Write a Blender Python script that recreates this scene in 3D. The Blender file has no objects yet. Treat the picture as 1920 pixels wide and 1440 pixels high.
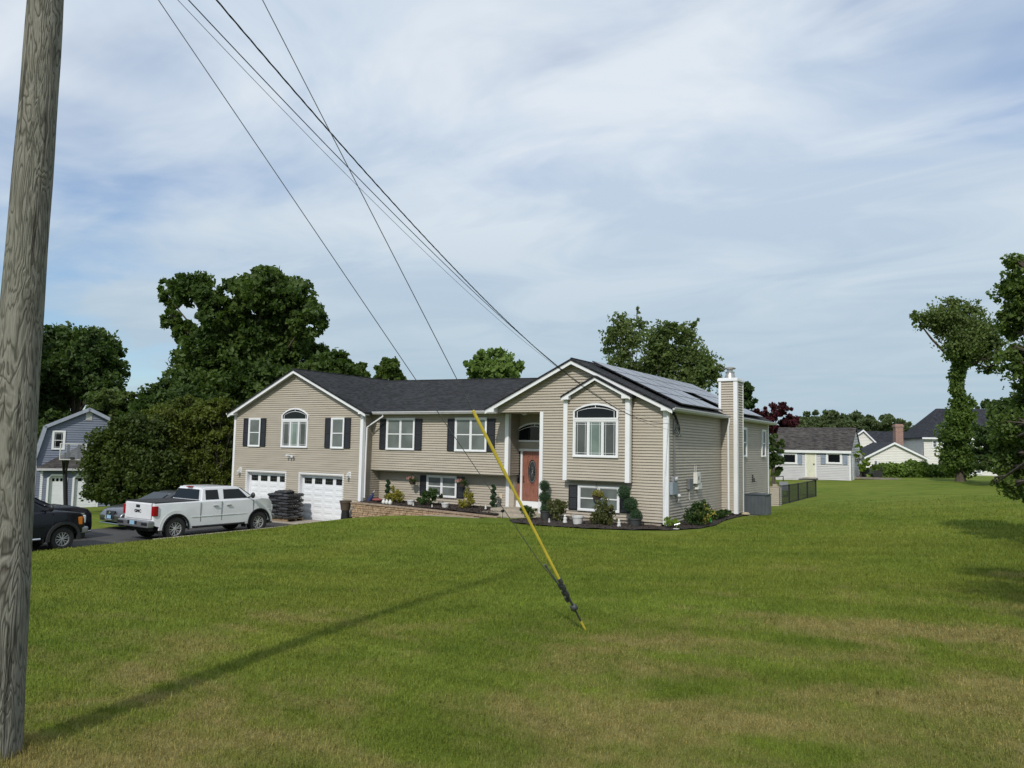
import bpy, bmesh, math, random
import numpy as np
from mathutils import Vector, Matrix
random.seed(7); RS = np.random.RandomState(11)
R = math.radians; PI = math.pi
scn = bpy.context.scene
col = scn.collection

# ------------------------------------------------------------------ camera, sky, sun, exposure
CX, CY, CZ, YAW, PITCH, ROLL, FPX = 9.712, -25.649, 2.5217, -0.5615, 0.0816, 0.0189, 1442.88
_f = np.array([math.sin(YAW)*math.cos(PITCH), math.cos(YAW)*math.cos(PITCH), math.sin(PITCH)])
_r0 = np.array([math.cos(YAW), -math.sin(YAW), 0.0]); _u0 = np.cross(_r0, _f)
_r = _r0*math.cos(ROLL)+_u0*math.sin(ROLL); _u = -_r0*math.sin(ROLL)+_u0*math.cos(ROLL)
CAM = np.array([CX, CY, CZ])
cd = bpy.data.cameras.new('camera'); cam = bpy.data.objects.new('camera', cd); col.objects.link(cam)
cd.sensor_width = 36; cd.lens = FPX/1920*36; cd.clip_start = .05; cd.clip_end = 3000
m = Matrix(((_r[0], _u[0], -_f[0], CX), (_r[1], _u[1], -_f[1], CY), (_r[2], _u[2], -_f[2], CZ), (0, 0, 0, 1)))
cam.matrix_world = m; scn.camera = cam

SUN = Vector((.245, -1.0, .86)).normalized()
sd = bpy.data.lights.new('sun', 'SUN'); so = bpy.data.objects.new('sun', sd); col.objects.link(so)
sd.energy = 3.15; sd.angle = R(1.8); sd.color = (1, .95, .87)
so.rotation_euler = SUN.to_track_quat('Z', 'Y').to_euler()
w = bpy.data.worlds.new('World'); scn.world = w; w.use_nodes = True
nt = w.node_tree; N = nt.nodes; L = nt.links; N.clear()
def nn(t, **k):
    n = N.new(t)
    for a, b in k.items(): setattr(n, a, b)
    return n
def mth(op, a, b=None, c=None, clamp=False):
    n = nn('ShaderNodeMath', operation=op, use_clamp=clamp)
    for i, v in enumerate((a, b, c)):
        if v is None: continue
        if isinstance(v, (int, float)): n.inputs[i].default_value = v
        else: L.new(v, n.inputs[i])
    return n.outputs[0]
out = nn('ShaderNodeOutputWorld'); sky = nn('ShaderNodeTexSky', sky_type='NISHITA', sun_disc=False)
sky.sun_elevation = math.asin(SUN.z); sky.sun_rotation = math.atan2(SUN.x, SUN.y); sky.air_density = 1.2; sky.dust_density = .25; sky.ozone_density = 3.0
bg1 = nn('ShaderNodeBackground'); bg1.inputs[1].default_value = .13
tint = nn('ShaderNodeMixRGB', blend_type='MULTIPLY'); tint.inputs[0].default_value = 1; tint.inputs[2].default_value = (.70, .84, 1.02, 1); L.new(sky.outputs[0], tint.inputs[1]); L.new(tint.outputs[0], bg1.inputs[0])
tc = nn('ShaderNodeTexCoord'); sx = nn('ShaderNodeSeparateXYZ'); L.new(tc.outputs['Generated'], sx.inputs[0])
X, Y, Z = sx.outputs
zc = mth('MAXIMUM', Z, 0.0)
den = mth('ADD', zc, .10)
px = mth('DIVIDE', X, den); py = mth('DIVIDE', Y, den)
cx = nn('ShaderNodeCombineXYZ'); L.new(px, cx.inputs[0]); L.new(py, cx.inputs[1])
def noise(vec, scale, detail, rough, dist=0., rot=0., sc=(1, 1, 1), loc=(0, 0, 0)):
    mp = nn('ShaderNodeMapping'); mp.inputs['Rotation'].default_value = (0, 0, rot); mp.inputs['Scale'].default_value = sc; mp.inputs['Location'].default_value = loc
    L.new(vec, mp.inputs[0])
    n = nn('ShaderNodeTexNoise'); n.inputs['Scale'].default_value = scale; n.inputs['Detail'].default_value = detail
    n.inputs['Roughness'].default_value = rough; n.inputs['Distortion'].default_value = dist; L.new(mp.outputs[0], n.inputs['Vector'])
    return n.outputs['Fac']
n1 = noise(cx.outputs[0], .62, 5, .5, .45, .9, (1, 1.25, 1), (3.1, 1.2, 0))
n2 = noise(cx.outputs[0], 1.5, 5, .52, .7, .5, (.9, 1.6, 1), (0, 4, 0))
n3 = noise(cx.outputs[0], .35, 2, .5, .1, 0, (1, 1, 1), (7.5, 2, 0))
cov = mth('ADD', mth('MULTIPLY', n1, .62), mth('MULTIPLY', n2, .38))
# thinner cloud towards the left (west) low sky, a veil thickening to the north-east
azt = mth('SUBTRACT', mth('MULTIPLY', X, .95), mth('MULTIPLY', Y, -.30))
lowl = mth('MULTIPLY', mth('ADD', azt, .66), mth('MAXIMUM', mth('SUBTRACT', .33, Z), 0.0))
cov = mth('ADD', cov, mth('MULTIPLY', lowl, 4.6))
cov = mth('ADD', cov, -.012)
cov = mth('ADD', cov, mth('MULTIPLY', Z, .24))
cov = mth('ADD', cov, mth('MULTIPLY', mth('SUBTRACT', n3, .5), .30))
rmp = nn('ShaderNodeMapRange', interpolation_type='SMOOTHSTEP'); L.new(cov, rmp.inputs[0])
rmp.inputs[1].default_value = .33; rmp.inputs[2].default_value = .60; rmp.inputs[3].default_value = .16; rmp.inputs[4].default_value = .96
# cloud colour: whiter where thick, bluish grey underside streaks
n4 = noise(cx.outputs[0], 1.3, 6, .55, .8, .7, (.9, 1.3, 1), (9, 3, 0))
cr = nn('ShaderNodeMixRGB'); cr.inputs[1].default_value = (.58, .69, .83, 1); cr.inputs[2].default_value = (.80, .87, .94, 1)
mr = nn('ShaderNodeMapRange'); L.new(n4, mr.inputs[0]); mr.inputs[1].default_value = .38; mr.inputs[2].default_value = .62; L.new(mr.outputs[0], cr.inputs[0])
hz = nn('ShaderNodeMixRGB'); hz.inputs[2].default_value = (.44, .57, .665, 1); L.new(cr.outputs[0], hz.inputs[1])
mz = nn('ShaderNodeMapRange', interpolation_type='SMOOTHSTEP'); L.new(Z, mz.inputs[0]); mz.inputs[1].default_value = .42; mz.inputs[2].default_value = .0; mz.inputs[3].default_value = 0; mz.inputs[4].default_value = .92
L.new(mz.outputs[0], hz.inputs[0])
bg2 = nn('ShaderNodeBackground'); L.new(hz.outputs[0], bg2.inputs[0]); bg2.inputs[1].default_value = 1.03
mx = nn('ShaderNodeMixShader'); L.new(rmp.outputs[0], mx.inputs[0]); L.new(bg1.outputs[0], mx.inputs[1]); L.new(bg2.outputs[0], mx.inputs[2])
L.new(mx.outputs[0], out.inputs[0])
scn.view_settings.view_transform = 'Standard'; scn.view_settings.look = 'None'
scn.view_settings.exposure = -.10; scn.view_settings.gamma = 1

# ------------------------------------------------------------------ helpers
def at(px, py, dep):
    """world point seen at photo pixel (px,py) at depth dep metres"""
    return Vector(CAM + (_f+_r*(px-960)/FPX-_u*(py-720)/FPX)*dep)
def tag(o, label=None, cat=None, group=None, kind=None):
    for k, v in (('label', label), ('category', cat), ('group', group), ('kind', kind)):
        if v: o[k] = v
    return o
def thing(name, label, cat, loc=(0, 0, 0), rz=0, group=None, rot=None):
    o = bpy.data.objects.new(name, None); col.objects.link(o); o.location = loc; o.rotation_euler = rot if rot else (0, 0, rz)
    o.empty_display_size = .3
    return tag(o, label, cat, group)
def copy_tree(o, parent=None):
    c = o.copy(); col.objects.link(c)
    if parent is not None: c.parent = parent
    for ch in list(o.children): copy_tree(ch, c)
    return c
class MB:
    def __init__(s, M=None): s.v = []; s.f = []; s.M = M or Matrix()
    def add(s, vs, fs):
        b = len(s.v); s.v += [tuple(s.M @ Vector(p)) for p in vs]; s.f += [tuple(b+i for i in f) for f in fs]
    def quad(s, a, b, c, d): s.add([a, b, c, d], [(0, 1, 2, 3)])
    def box(s, x0, x1, y0, y1, z0, z1):
        s.add([(x, y, z) for z in (z0, z1) for y in (y0, y1) for x in (x0, x1)], [(0, 2, 3, 1), (4, 5, 7, 6), (0, 1, 5, 4), (2, 6, 7, 3), (0, 4, 6, 2), (1, 3, 7, 5)])
    def prism(s, P, y0, y1):
        "polygon in x,z extruded along y"
        n = len(P); s.add([(p[0], y0, p[1]) for p in P]+[(p[0], y1, p[1]) for p in P],
              [tuple(range(n)), tuple(range(2*n-1, n-1, -1))]+[(i, i+n, (i+1) % n+n, (i+1) % n) for i in range(n)])
    def slab(s, P, t):
        "3d polygon thickened along z by -t"
        n = len(P); s.add([tuple(p) for p in P]+[(p[0], p[1], p[2]-t) for p in P],
              [tuple(range(n)), tuple(range(2*n-1, n-1, -1))]+[(i, i+n, (i+1) % n+n, (i+1) % n) for i in range(n)])
    def tube(s, pts, rad, n=8, cap=True):
        pts = [Vector(p) for p in pts]; k = len(pts)
        if not hasattr(rad, '__len__'): rad = [rad]*k
        b = []; prev = None
        for i, p in enumerate(pts):
            d = (pts[min(i+1, k-1)]-pts[max(i-1, 0)])
            if d.length < 1e-9: d = Vector((0, 0, 1))
            d.normalize()
            a = prev if prev is not None else (Vector((1, 0, 0)) if abs(d.x) < .9 else Vector((0, 1, 0)))
            a = (a-d*a.dot(d)).normalized(); prev = a; c = d.cross(a)
            b.append([tuple(p+(a*math.cos(2*PI*j/n)+c*math.sin(2*PI*j/n))*rad[i]) for j in range(n)])
        vs = [v for r_ in b for v in r_]; fs = []
        for i in range(k-1):
            for j in range(n): fs.append((i*n+j, i*n+(j+1) % n, (i+1)*n+(j+1) % n, (i+1)*n+j))
        if cap: fs.append(tuple(range(n-1, -1, -1))); fs.append(tuple(range((k-1)*n, k*n)))
        s.add(vs, fs)
    def lathe(s, prof, c=(0, 0, 0), n=20, axis='z', cap=True):
        vs = []
        for (r_, h) in prof:
            for j in range(n):
                a = 2*PI*j/n; u, v_ = r_*math.cos(a), r_*math.sin(a)
                p = (u, v_, h) if axis == 'z' else ((u, h, v_) if axis == 'y' else (h, u, v_))
                vs.append((p[0]+c[0], p[1]+c[1], p[2]+c[2]))
        fs = [(i*n+j, i*n+(j+1) % n, (i+1)*n+(j+1) % n, (i+1)*n+j) for i in range(len(prof)-1) for j in range(n)]
        if cap: fs += [tuple(range(n-1, -1, -1)), tuple(range((len(prof)-1)*n, len(prof)*n))]
        s.add(vs, fs)
    def ball(s, c, r, nu=12, nv=8):
        r = r if hasattr(r, '__len__') else (r, r, r); vs = []; fs = []
        for i in range(nv+1):
            t = PI*i/nv
            for j in range(nu):
                p = 2*PI*j/nu; vs.append((c[0]+r[0]*math.sin(t)*math.cos(p), c[1]+r[1]*math.sin(t)*math.sin(p), c[2]+r[2]*math.cos(t)))
        fs = [(i*nu+j, (i+1)*nu+j, (i+1)*nu+(j+1) % nu, i*nu+(j+1) % nu) for i in range(nv) for j in range(nu)]
        s.add(vs, fs)
    def build(s, name, mat, parent=None, smooth=False, bevel=0, seg=2, kind=None, label=None, sub=0):
        me = bpy.data.meshes.new(name); me.from_pydata(s.v, [], s.f); me.update()
        bm = bmesh.new(); bm.from_mesh(me); bmesh.ops.remove_doubles(bm, verts=bm.verts, dist=1e-5)
        bmesh.ops.recalc_face_normals(bm, faces=bm.faces)
        if bevel: bmesh.ops.bevel(bm, geom=[e for e in bm.edges if len(e.link_faces) == 2 and e.calc_face_angle(0) > .5], offset=bevel, segments=seg, affect='EDGES', profile=.6, clamp_overlap=True)
        bm.to_mesh(me); bm.free()
        if smooth:
            me.polygons.foreach_set('use_smooth', [True]*len(me.polygons))
            me.set_sharp_from_angle(angle=R(38))
        me.materials.append(mat)
        o = bpy.data.objects.new(name, me); col.objects.link(o)
        if parent is not None: o.parent = parent
        if sub:
            md = o.modifiers.new('s', 'SUBSURF'); md.levels = sub; md.render_levels = sub
        if kind: o['kind'] = kind
        if label: o['label'] = label
        return o

class G:   # material graph helper
    def __init__(s, name):
        s.m = bpy.data.materials.new(name); s.m.use_nodes = True; s.t = s.m.node_tree; s.N = s.t.nodes; s.L = s.t.links
        s.b = s.N['Principled BSDF']; s.out = s.N['Material Output']
    def n(s, t, **k):
        x = s.N.new(t)
        for a, b in k.items(): setattr(x, a, b)
        return x
    def pos(s, obj=False):
        return s.n('ShaderNodeTexCoord').outputs['Object'] if obj else s.n('ShaderNodeNewGeometry').outputs['Position']
    def map(s, v, sc=(1, 1, 1), rot=(0, 0, 0), loc=(0, 0, 0)):
        mp = s.n('ShaderNodeMapping'); mp.inputs['Scale'].default_value = sc; mp.inputs['Rotation'].default_value = rot; mp.inputs['Location'].default_value = loc
        s.L.new(v, mp.inputs[0]); return mp.outputs[0]
    def noise(s, v, scale=1, detail=3, rough=.5, dist=0, lo=.35, hi=.65):
        x = s.n('ShaderNodeTexNoise'); x.inputs['Scale'].default_value = scale; x.inputs['Detail'].default_value = detail
        x.inputs['Roughness'].default_value = rough; x.inputs['Distortion'].default_value = dist; s.L.new(v, x.inputs['Vector'])
        r_ = s.n('ShaderNodeMapRange'); r_.inputs[1].default_value = lo; r_.inputs[2].default_value = hi; s.L.new(x.outputs['Fac'], r_.inputs[0]); return r_.outputs[0]
    def mix(s, f, a, b, mode='MIX'):
        x = s.n('ShaderNodeMixRGB', blend_type=mode)
        for i, v in enumerate((f, a, b)):
            if isinstance(v, tuple): x.inputs[i].default_value = v if len(v) == 4 else (*v, 1)
            elif isinstance(v, (int, float)): x.inputs[i].default_value = v
            else: s.L.new(v, x.inputs[i])
        return x.outputs[0]
    def math(s, op, a, b=0):
        x = s.n('ShaderNodeMath', operation=op)
        for i, v in enumerate((a, b)):
            if isinstance(v, (int, float)): x.inputs[i].default_value = v
            else: s.L.new(v, x.inputs[i])
        return x.outputs[0]
    def col(s, c): s.L.new(c, s.b.inputs['Base Color']); return s
    def bump(s, h, st=.3, d=.02):
        x = s.n('ShaderNodeBump'); x.inputs['Strength'].default_value = st; x.inputs['Distance'].default_value = d; s.L.new(h, x.inputs['Height']); s.L.new(x.outputs[0], s.b.inputs['Normal']); return s
    def set(s, rough=.5, metal=0, spec=.5, **k):
        s.b.inputs['Roughness'].default_value = rough; s.b.inputs['Metallic'].default_value = metal; s.b.inputs['Specular IOR Level'].default_value = spec
        for a, b in k.items(): s.b.inputs[a.replace('_', ' ')].default_value = b
        return s
MATS = {}
def mat(name, c, rough=.5, metal=0, var=.12, scale=3, spec=.5, bump=0, bscale=40, **k):
    if name in MATS: return MATS[name]
    g = G(name).set(rough, metal, spec, **k); p = g.pos(True)
    a = tuple(x*(1-var) for x in c); b = tuple(min(1, x*(1+var)) for x in c)
    g.col(g.mix(g.noise(p, scale, 4, .6), a, b))
    if bump: g.bump(g.noise(p, bscale, 3, .6, 0, 0, 1), bump, .01)
    MATS[name] = g.m; return g.m

white = mat('white_trim', (.74, .75, .77), .45, var=.04, scale=1.5)
whitegar = mat('white_door_paint', (.70, .72, .75), .4, var=.04)
blackp = mat('black_paint', (.012, .013, .016), .45, var=.2)
darkmetal = mat('dark_metal', (.03, .03, .032), .4, .5)
chrome = mat('chrome', (.6, .6, .62), .18, 1.0, var=.1); alloy = mat('alloy_rim', (.50, .50, .51), .35, .35, var=.1)
rubber = mat('rubber', (.018, .018, .019), .8, var=.25, scale=12)
plasticgrey = mat('grey_plastic', (.22, .23, .25), .5)
lightgrey = mat('light_grey_box', (.5, .5, .48), .5)
concrete = mat('concrete', (.33, .29, .24), .85, var=.18, scale=4, bump=.3, bscale=30)
terracotta = mat('terracotta', (.30, .12, .06), .8)
potwhite = mat('white_pot', (.55, .55, .54), .6)
potdark = mat('dark_pot', (.045, .05, .05), .7)
ceramic = mat('white_ceramic', (.62, .62, .60), .4, var=.02)
steel = mat('galvanised_steel', (.25, .26, .27), .45, .8)
bark = mat('bark', (.075, .06, .045), .9, var=.35, scale=8, bump=.6, bscale=18)

def m_siding(name, c):
    g = G(name).set(.55, 0, .4); p = g.pos(True)
    n_ = g.noise(g.map(p, (.5, .5, 6)), 2.0, 3, .6); n2_ = g.noise(p, 90, 2, .6)
    base = g.mix(n_, tuple(x*.93 for x in c), tuple(x*1.06 for x in c)); g.col(g.mix(g.math('MULTIPLY', n2_, .06), base, (.2, .18, .15)))
    L0 = b_ = g.b.inputs['Base Color'].links[0].from_socket; wth = g.noise(g.map(p, (.9, .9, .35)), 1.2, 4, .65, .3, .45, .75); g.col(g.mix(g.math('MULTIPLY', wth, .22), L0, tuple(x*.72 for x in c)))
    g.bump(g.noise(g.map(p, (1.2, 1.2, 9)), 1.5, 3, .6, 0, 0, 1), .25, .012); return g.m
SID = m_siding('tan_vinyl_siding', (.405, .362, .298))
SIDG = m_siding('blue_grey_siding', (.17, .195, .26))
SIDL = m_siding('pale_grey_siding', (.54, .54, .555))
SIDC = m_siding('cream_clapboard', (.69, .68, .64))
def m_shingle(name, c):
    g = G(name).set(.9, 0, .25); p = g.pos(True)
    br = g.n('ShaderNodeTexBrick'); br.inputs['Scale'].default_value = 1; br.inputs['Brick Width'].default_value = .22; br.inputs['Row Height'].default_value = .10
    br.inputs['Mortar Size'].default_value = .006; br.inputs['Color1'].default_value = (*[x*.5 for x in c], 1); br.inputs['Color2'].default_value = (*[x*1.8 for x in c], 1); br.inputs['Mortar'].default_value = (*[x*.35 for x in c], 1)
    sx_ = g.n('ShaderNodeSeparateXYZ'); g.L.new(p, sx_.inputs[0]); cb = g.n('ShaderNodeCombineXYZ')
    g.L.new(g.math('ADD', sx_.outputs[0], sx_.outputs[1]), cb.inputs[0]); g.L.new(g.math('MULTIPLY', sx_.outputs[2], 2.4), cb.inputs[1]); g.L.new(cb.outputs[0], br.inputs['Vector'])
    g.col(g.mix(g.noise(p, .8, 4, .6), br.outputs['Color'], g.mix(1, br.outputs['Color'], (.75, .75, .78), 'MULTIPLY')))
    g.bump(g.mix(.4, br.outputs['Fac'], g.noise(p, 60, 3, .7, 0, 0, 1)), .35, .01); return g.m
ROOF = m_shingle('charcoal_shingles', (.022, .023, .025)); ROOFB = m_shingle('brown_shingles', (.06, .055, .052)); ROOFD = m_shingle('dark_shingles', (.028, .03, .038))
def m_glass(name, c, rough=.06, blinds=0):
    g = G(name).set(rough, 0, .6); p = g.pos(True)
    base = g.mix(g.noise(p, 1.3, 2, .5), tuple(x*.75 for x in c), tuple(x*1.2 for x in c))
    if blinds:
        wv = g.n('ShaderNodeTexWave', wave_type='BANDS', bands_direction='Z'); wv.inputs['Scale'].default_value = 9; g.L.new(p, wv.inputs['Vector'])
        base = g.mix(g.math('MULTIPLY', wv.outputs['Fac'], blinds), base, tuple(x*.55 for x in c))
    g.col(base); g.bump(g.noise(p, 1.5, 2, .5, 0, 0, 1), .05, .02); return g.m
GLB = m_glass('window_with_blinds', (.135, .155, .15), .12, .35); GLD = m_glass('dark_glass', (.006, .008, .010), .05); GLD.node_tree.nodes['Principled BSDF'].inputs['Specular IOR Level'].default_value = .3; GLG = m_glass('green_blind_glass', (.18, .24, .215), .12, .3)
GLS = m_glass('dark_blind_glass', (.075, .085, .082), .12, .2)  # darker blind glass for side casements and neighbour windows
CARG = m_glass('tinted_car_glass', (.006, .009, .010), .03); CARG.node_tree.nodes['Principled BSDF'].inputs['Specular IOR Level'].default_value = .28

def m_leaf(name, c1, c2, c3=None, sc=.6, trans=.35, spec=.3, rough=.55):
    g = G(name); g.N.remove(g.b); p = g.pos()
    big = g.noise(p, sc, 3, .55, 0, .38, .62); fine = g.noise(p, 7, 2, .6, 0, .3, .7)
    cc = g.mix(big, c1, c2); cc = g.mix(g.math('MULTIPLY', fine, .5), cc, c3 or tuple(x*1.5 for x in c2))
    d = g.n('ShaderNodeBsdfPrincipled'); d.inputs['Roughness'].default_value = rough; d.inputs['Specular IOR Level'].default_value = spec; g.L.new(cc, d.inputs['Base Color'])
    t = g.n('ShaderNodeBsdfTranslucent'); g.L.new(g.mix(1, cc, (1.1, 1.25, .6), 'MULTIPLY'), t.inputs[0])
    x = g.n('ShaderNodeMixShader'); x.inputs[0].default_value = trans; g.L.new(d.outputs[0], x.inputs[1]); g.L.new(t.outputs[0], x.inputs[2]); g.L.new(x.outputs[0], g.out.inputs[0]); return g.m
LF_MAPLE = m_leaf('maple_leaves', (.028, .058, .013), (.085, .13, .028), sc=.35, trans=.42)
LF_DARK = m_leaf('dark_leaves', (.026, .052, .014), (.068, .108, .026), sc=.4, trans=.42)
LF_OLIVE = m_leaf('olive_shrub_leaves', (.026, .044, .009), (.062, .088, .014), sc=.7)
LF_OLIVE2 = m_leaf('yellow_green_shrub_leaves', (.034, .052, .009), (.10, .125, .018), sc=.8)  # yellower, brighter leaf colour of the middle and right shrubs
LF_LIGHT = m_leaf('spring_leaves', (.08, .14, .03), (.15, .22, .055), sc=.7, trans=.45)
LF_AIRY = m_leaf('willow_leaves', (.055, .09, .024), (.12, .16, .048), sc=.5, trans=.42)
LF_RIGHT = m_leaf('shade_tree_leaves', (.05, .085, .018), (.105, .155, .034), sc=.9, trans=.42)
LF_BRUSH = m_leaf('rough_brush_leaves', (.07, .12, .02), (.13, .20, .035), sc=1)
LF_RED = m_leaf('burgundy_leaves', (.035, .008, .013), (.075, .014, .022), (.10, .02, .03), sc=1)
LF_IVY = m_leaf('ivy_leaves', (.045, .085, .016), (.10, .155, .03), sc=1)
LF_FAR = m_leaf('far_wood_leaves', (.055, .085, .035), (.10, .13, .055), sc=.15)  # lighter leaf colour has the distance haze mixed into it
LF_TOP = m_leaf('clipped_evergreen', (.025, .06, .026), (.05, .105, .045), sc=9)
LF_YEL = m_leaf('golden_shrub_leaves', (.16, .15, .02), (.30, .27, .04), (.42, .38, .08), sc=4)
LF_GRN = m_leaf('glossy_green_leaves', (.02, .045, .012), (.05, .09, .022), sc=4)
LF_LIME = m_leaf('lime_leaves', (.09, .15, .02), (.17, .25, .03), sc=4)
LF_MIX = m_leaf('rust_tipped_leaves', (.035, .065, .018), (.08, .12, .032), (.22, .16, .06), sc=6)
LF_PINK = m_leaf('pink_petals', (.45, .16, .17), (.65, .35, .33), (.7, .5, .4), sc=9)

# ------------------------------------------------------------------ terrain
CP = []
def cp(x, y, z): CP.append((x, y, z))
for y_ in (-34, -28, -22, -16, -11, -7, -3.5): cp(-15.2, y_, -.93)
for p_ in ((-15.0, -.3, -.84), (-14.2, -.9, -.68), (-12.5, -1.6, -.49), (-11, -1.6, -.335), (-9.3, -1.6, -.25), (-7.5, -1.6, -.20), (-5.8, -1.6, -.18), (-3.8, -2.5, -.15), (-1.9, -2.4, -.14),
           (.4, -1, -.14), (1, 1, -.14), (.9, 6, -.12), (1.4, 7.5, -.15), (1.5, 10, -.15), (1, 14.5, -.17), (1.2, 21, -.02), (-4.6, 34.3, .45), (.8, 34.3, .58), (4, 40, .75), (12, 45, .8),
           (CX, CY, .82), (4.8, -23.2, .62), (6.04, -18.3, .62), (9.5, -12.3, .62), (9.8, -5, .55), (10, 5, .5), (10, 15, .6), (10, 26, .75), (5, -10, .28), (5, -3, .08), (5, 4, .08), (4, 12, .05), (5, 22, .35),
           (-5, -9, -.35), (-10, -9, -.62), (-10, -18, -.45), (-5, -20, .05), (0, -14, .05), (0, -22, .4), (-8, -28, .0), (20, -20, .9), (20, 0, .9), (20, 30, 1), (40, 0, 1), (40, -40, 1), (0, -40, .6),
           (-28, -4, -1.15), (-28, -14, -1.15), (-32, -2, -1.35), (-32, 12, -1.3), (-42, 2, -2.1), (-50, 10, -2.2), (-60, -40, -1.4), (-24, 5, -1.1), (-24, 15, -.9), (-10, 25, -.2), (-30, 40, -1), (-15, -45, -.9), (-30, -30, -1.15)): cp(*p_)
CP = np.array(CP)
def _U(r2): return np.where(r2 > 1e-12, r2*np.log(np.maximum(r2, 1e-12)), 0)
_n = len(CP); K = _U(((CP[:, None, :2]-CP[None, :, :2])**2).sum(-1)) + np.eye(_n)*1.5
Pm = np.c_[np.ones(_n), CP[:, :2]]; A_ = np.block([[K, Pm], [Pm.T, np.zeros((3, 3))]])
COEF = np.linalg.solve(A_, np.r_[CP[:, 2], 0, 0, 0])
def rawz(x, y):
    x = np.asarray(x, float); y = np.asarray(y, float); xc = np.clip(x, -60, 40); yc = np.clip(y, -45, 46)
    sh = x.shape; q = np.c_[xc.ravel(), yc.ravel()]; res = np.empty(len(q))
    for i in range(0, len(q), 20000):
        s_ = q[i:i+20000]; res[i:i+20000] = _U(((s_[:, None, :]-CP[None, :, :2])**2).sum(-1))@COEF[:_n]+COEF[_n]+s_@COEF[_n+1:]
    z = res.reshape(sh)
    z = np.clip(z, -2.3, 1.15)
    far = np.clip((y-58)/30, 0, 1); z = z*(1-far)+(-1.2)*far
    return z
def drive_mask(x, y):
    lx = np.where(y > -2, -23.4, np.where(y > -6.5, -23.4+(-2-y)/4.5*2.0, np.where(y > -9.5, -21.4, np.where(y > -12.5, -21.4-(-9.5-y)*1.1, -24.7))))
    return (x < -15.25) & (x > lx) & (y < .75)
def groundz(x, y):
    z = rawz(x, y); x = np.asarray(x, float); y = np.asarray(y, float)
    left = (x < -15.3) & (y < .75)
    z = np.where(left & (x > -25.5), np.minimum(z, -1.12), z)
    z = np.where(drive_mask(x, y), -1.30, z)
    hs = (x > -23.4) & (x < -.05) & (y > 1.9) & (y < 13.9); z = np.where(hs, np.minimum(z, -.6), z)
    hs = (x > -23.4) & (x < -14.9) & (y > .6) & (y < 13.9); z = np.where(hs, -1.3, z)
    path = (x > -15.2) & (x < -7.0) & (y > -1.38) & (y < 1.9); z = np.where(path, np.minimum(z-.1, -.45), z)
    return z
def gz(x, y): return float(groundz(np.array([x]), np.array([y]))[0])
def axis(lo, hi, st, far_lo, far_hi, extra=()):
    a = list(np.arange(lo, hi+1e-6, st)); g_ = st; v_ = hi
    while v_ < far_hi: g_ *= 1.35; v_ += g_; a.append(v_)
    g_ = st; v_ = lo
    while v_ > far_lo: g_ *= 1.35; v_ -= g_; a.append(v_)
    return np.array(sorted(set(np.round(a+list(extra), 4))))
gx = axis(-33, 16, .35, -900, 900, (-15.31, -15.24, -15.19, -7.02, -6.98)); gy = axis(-27, 36, .35, -300, 1500, (-1.40, -1.36, .74, .78))
GX, GY = np.meshgrid(gx, gy); GZ = groundz(GX, GY)
nx, ny = len(gx), len(gy)
me = bpy.data.meshes.new('lawn'); me.vertices.add(nx*ny); me.vertices.foreach_set('co', np.c_[GX.ravel(), GY.ravel(), GZ.ravel()].ravel())
ii, jj = np.meshgrid(np.arange(nx-1), np.arange(ny-1)); q0 = (jj*nx+ii).ravel(); quads = np.c_[q0, q0+1, q0+nx+1, q0+nx]
def fill(me, quads):
    n_ = len(quads); k = quads.shape[1]; me.loops.add(n_*k); me.loops.foreach_set('vertex_index', quads.ravel().astype(np.int32)); me.polygons.add(n_)
    me.polygons.foreach_set('loop_start', np.arange(n_, dtype=np.int32)*k); me.update(calc_edges=True)
fill(me, quads); me.polygons.foreach_set('use_smooth', [True]*len(me.polygons))
def lawn_colour(g, p):
    "mown lawn: green, drying brown toward the street in streaks and patches"
    sx_ = g.n('ShaderNodeSeparateXYZ'); g.L.new(p, sx_.inputs[0]); X_, Y_ = sx_.outputs[0], sx_.outputs[1]
    big = g.noise(p, .22, 4, .6, .3, .36, .64); med = g.noise(p, 1.1, 4, .6, .4, .35, .65); fine = g.noise(p, 9, 3, .65, 0, .3, .7)
    streak = g.noise(g.map(p, (.25, 1.6, 1), (0, 0, .5)), .9, 3, .6, .3, .36, .64)
    green = g.mix(med, (.100, .158, .016), (.170, .236, .030)); green = g.mix(g.math('MULTIPLY', big, .75), green, (.195, .228, .034))
    dry = g.mix(fine, (.20, .165, .060), (.42, .345, .15))
    # dryness rises toward the street side
    d = g.math('ADD', g.math('MULTIPLY', Y_, -.085), g.math('MULTIPLY', X_, .10)); d = g.math('ADD', d, -3.16)
    pat = g.noise(p, .75, 5, .62, .5, .38, .62); d = g.math('ADD', d, g.math('MULTIPLY', streak, .6)); d = g.math('ADD', d, g.math('MULTIPLY', big, .5)); d = g.math('ADD', d, g.math('MULTIPLY', pat, .95)); d = g.math('ADD', d, g.math('MULTIPLY', fine, .15))
    d = g.math('MINIMUM', g.math('MAXIMUM', d, .02), .80)
    mow = g.noise(g.map(p, (.12, 2.2, 1), (0, 0, .56)), 1.0, 4, .65, .2, .3, .7); green = g.mix(mow, g.mix(1, green, (.78, .80, .75), 'MULTIPLY'), g.mix(1, green, (1.18, 1.15, 1.3), 'MULTIPLY'))
    c = g.mix(d, green, dry)
    return g.mix(g.math('MULTIPLY', fine, .28), c, (.055, .075, .012)), fine
g = G('lawn_grass').set(.95, 0, .1); p = g.pos(); c, fine = lawn_colour(g, p); g.col(g.mix(1, c, (.86, .87, .86), 'MULTIPLY'))
g.bump(g.mix(.5, g.noise(g.map(p, (1, .5, 1), (0, 0, .56)), 14, 4, .7, 0, 0, 1), g.noise(p, 60, 3, .7, 0, 0, 1)), .8, .05); me.materials.append(g.m)
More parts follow.
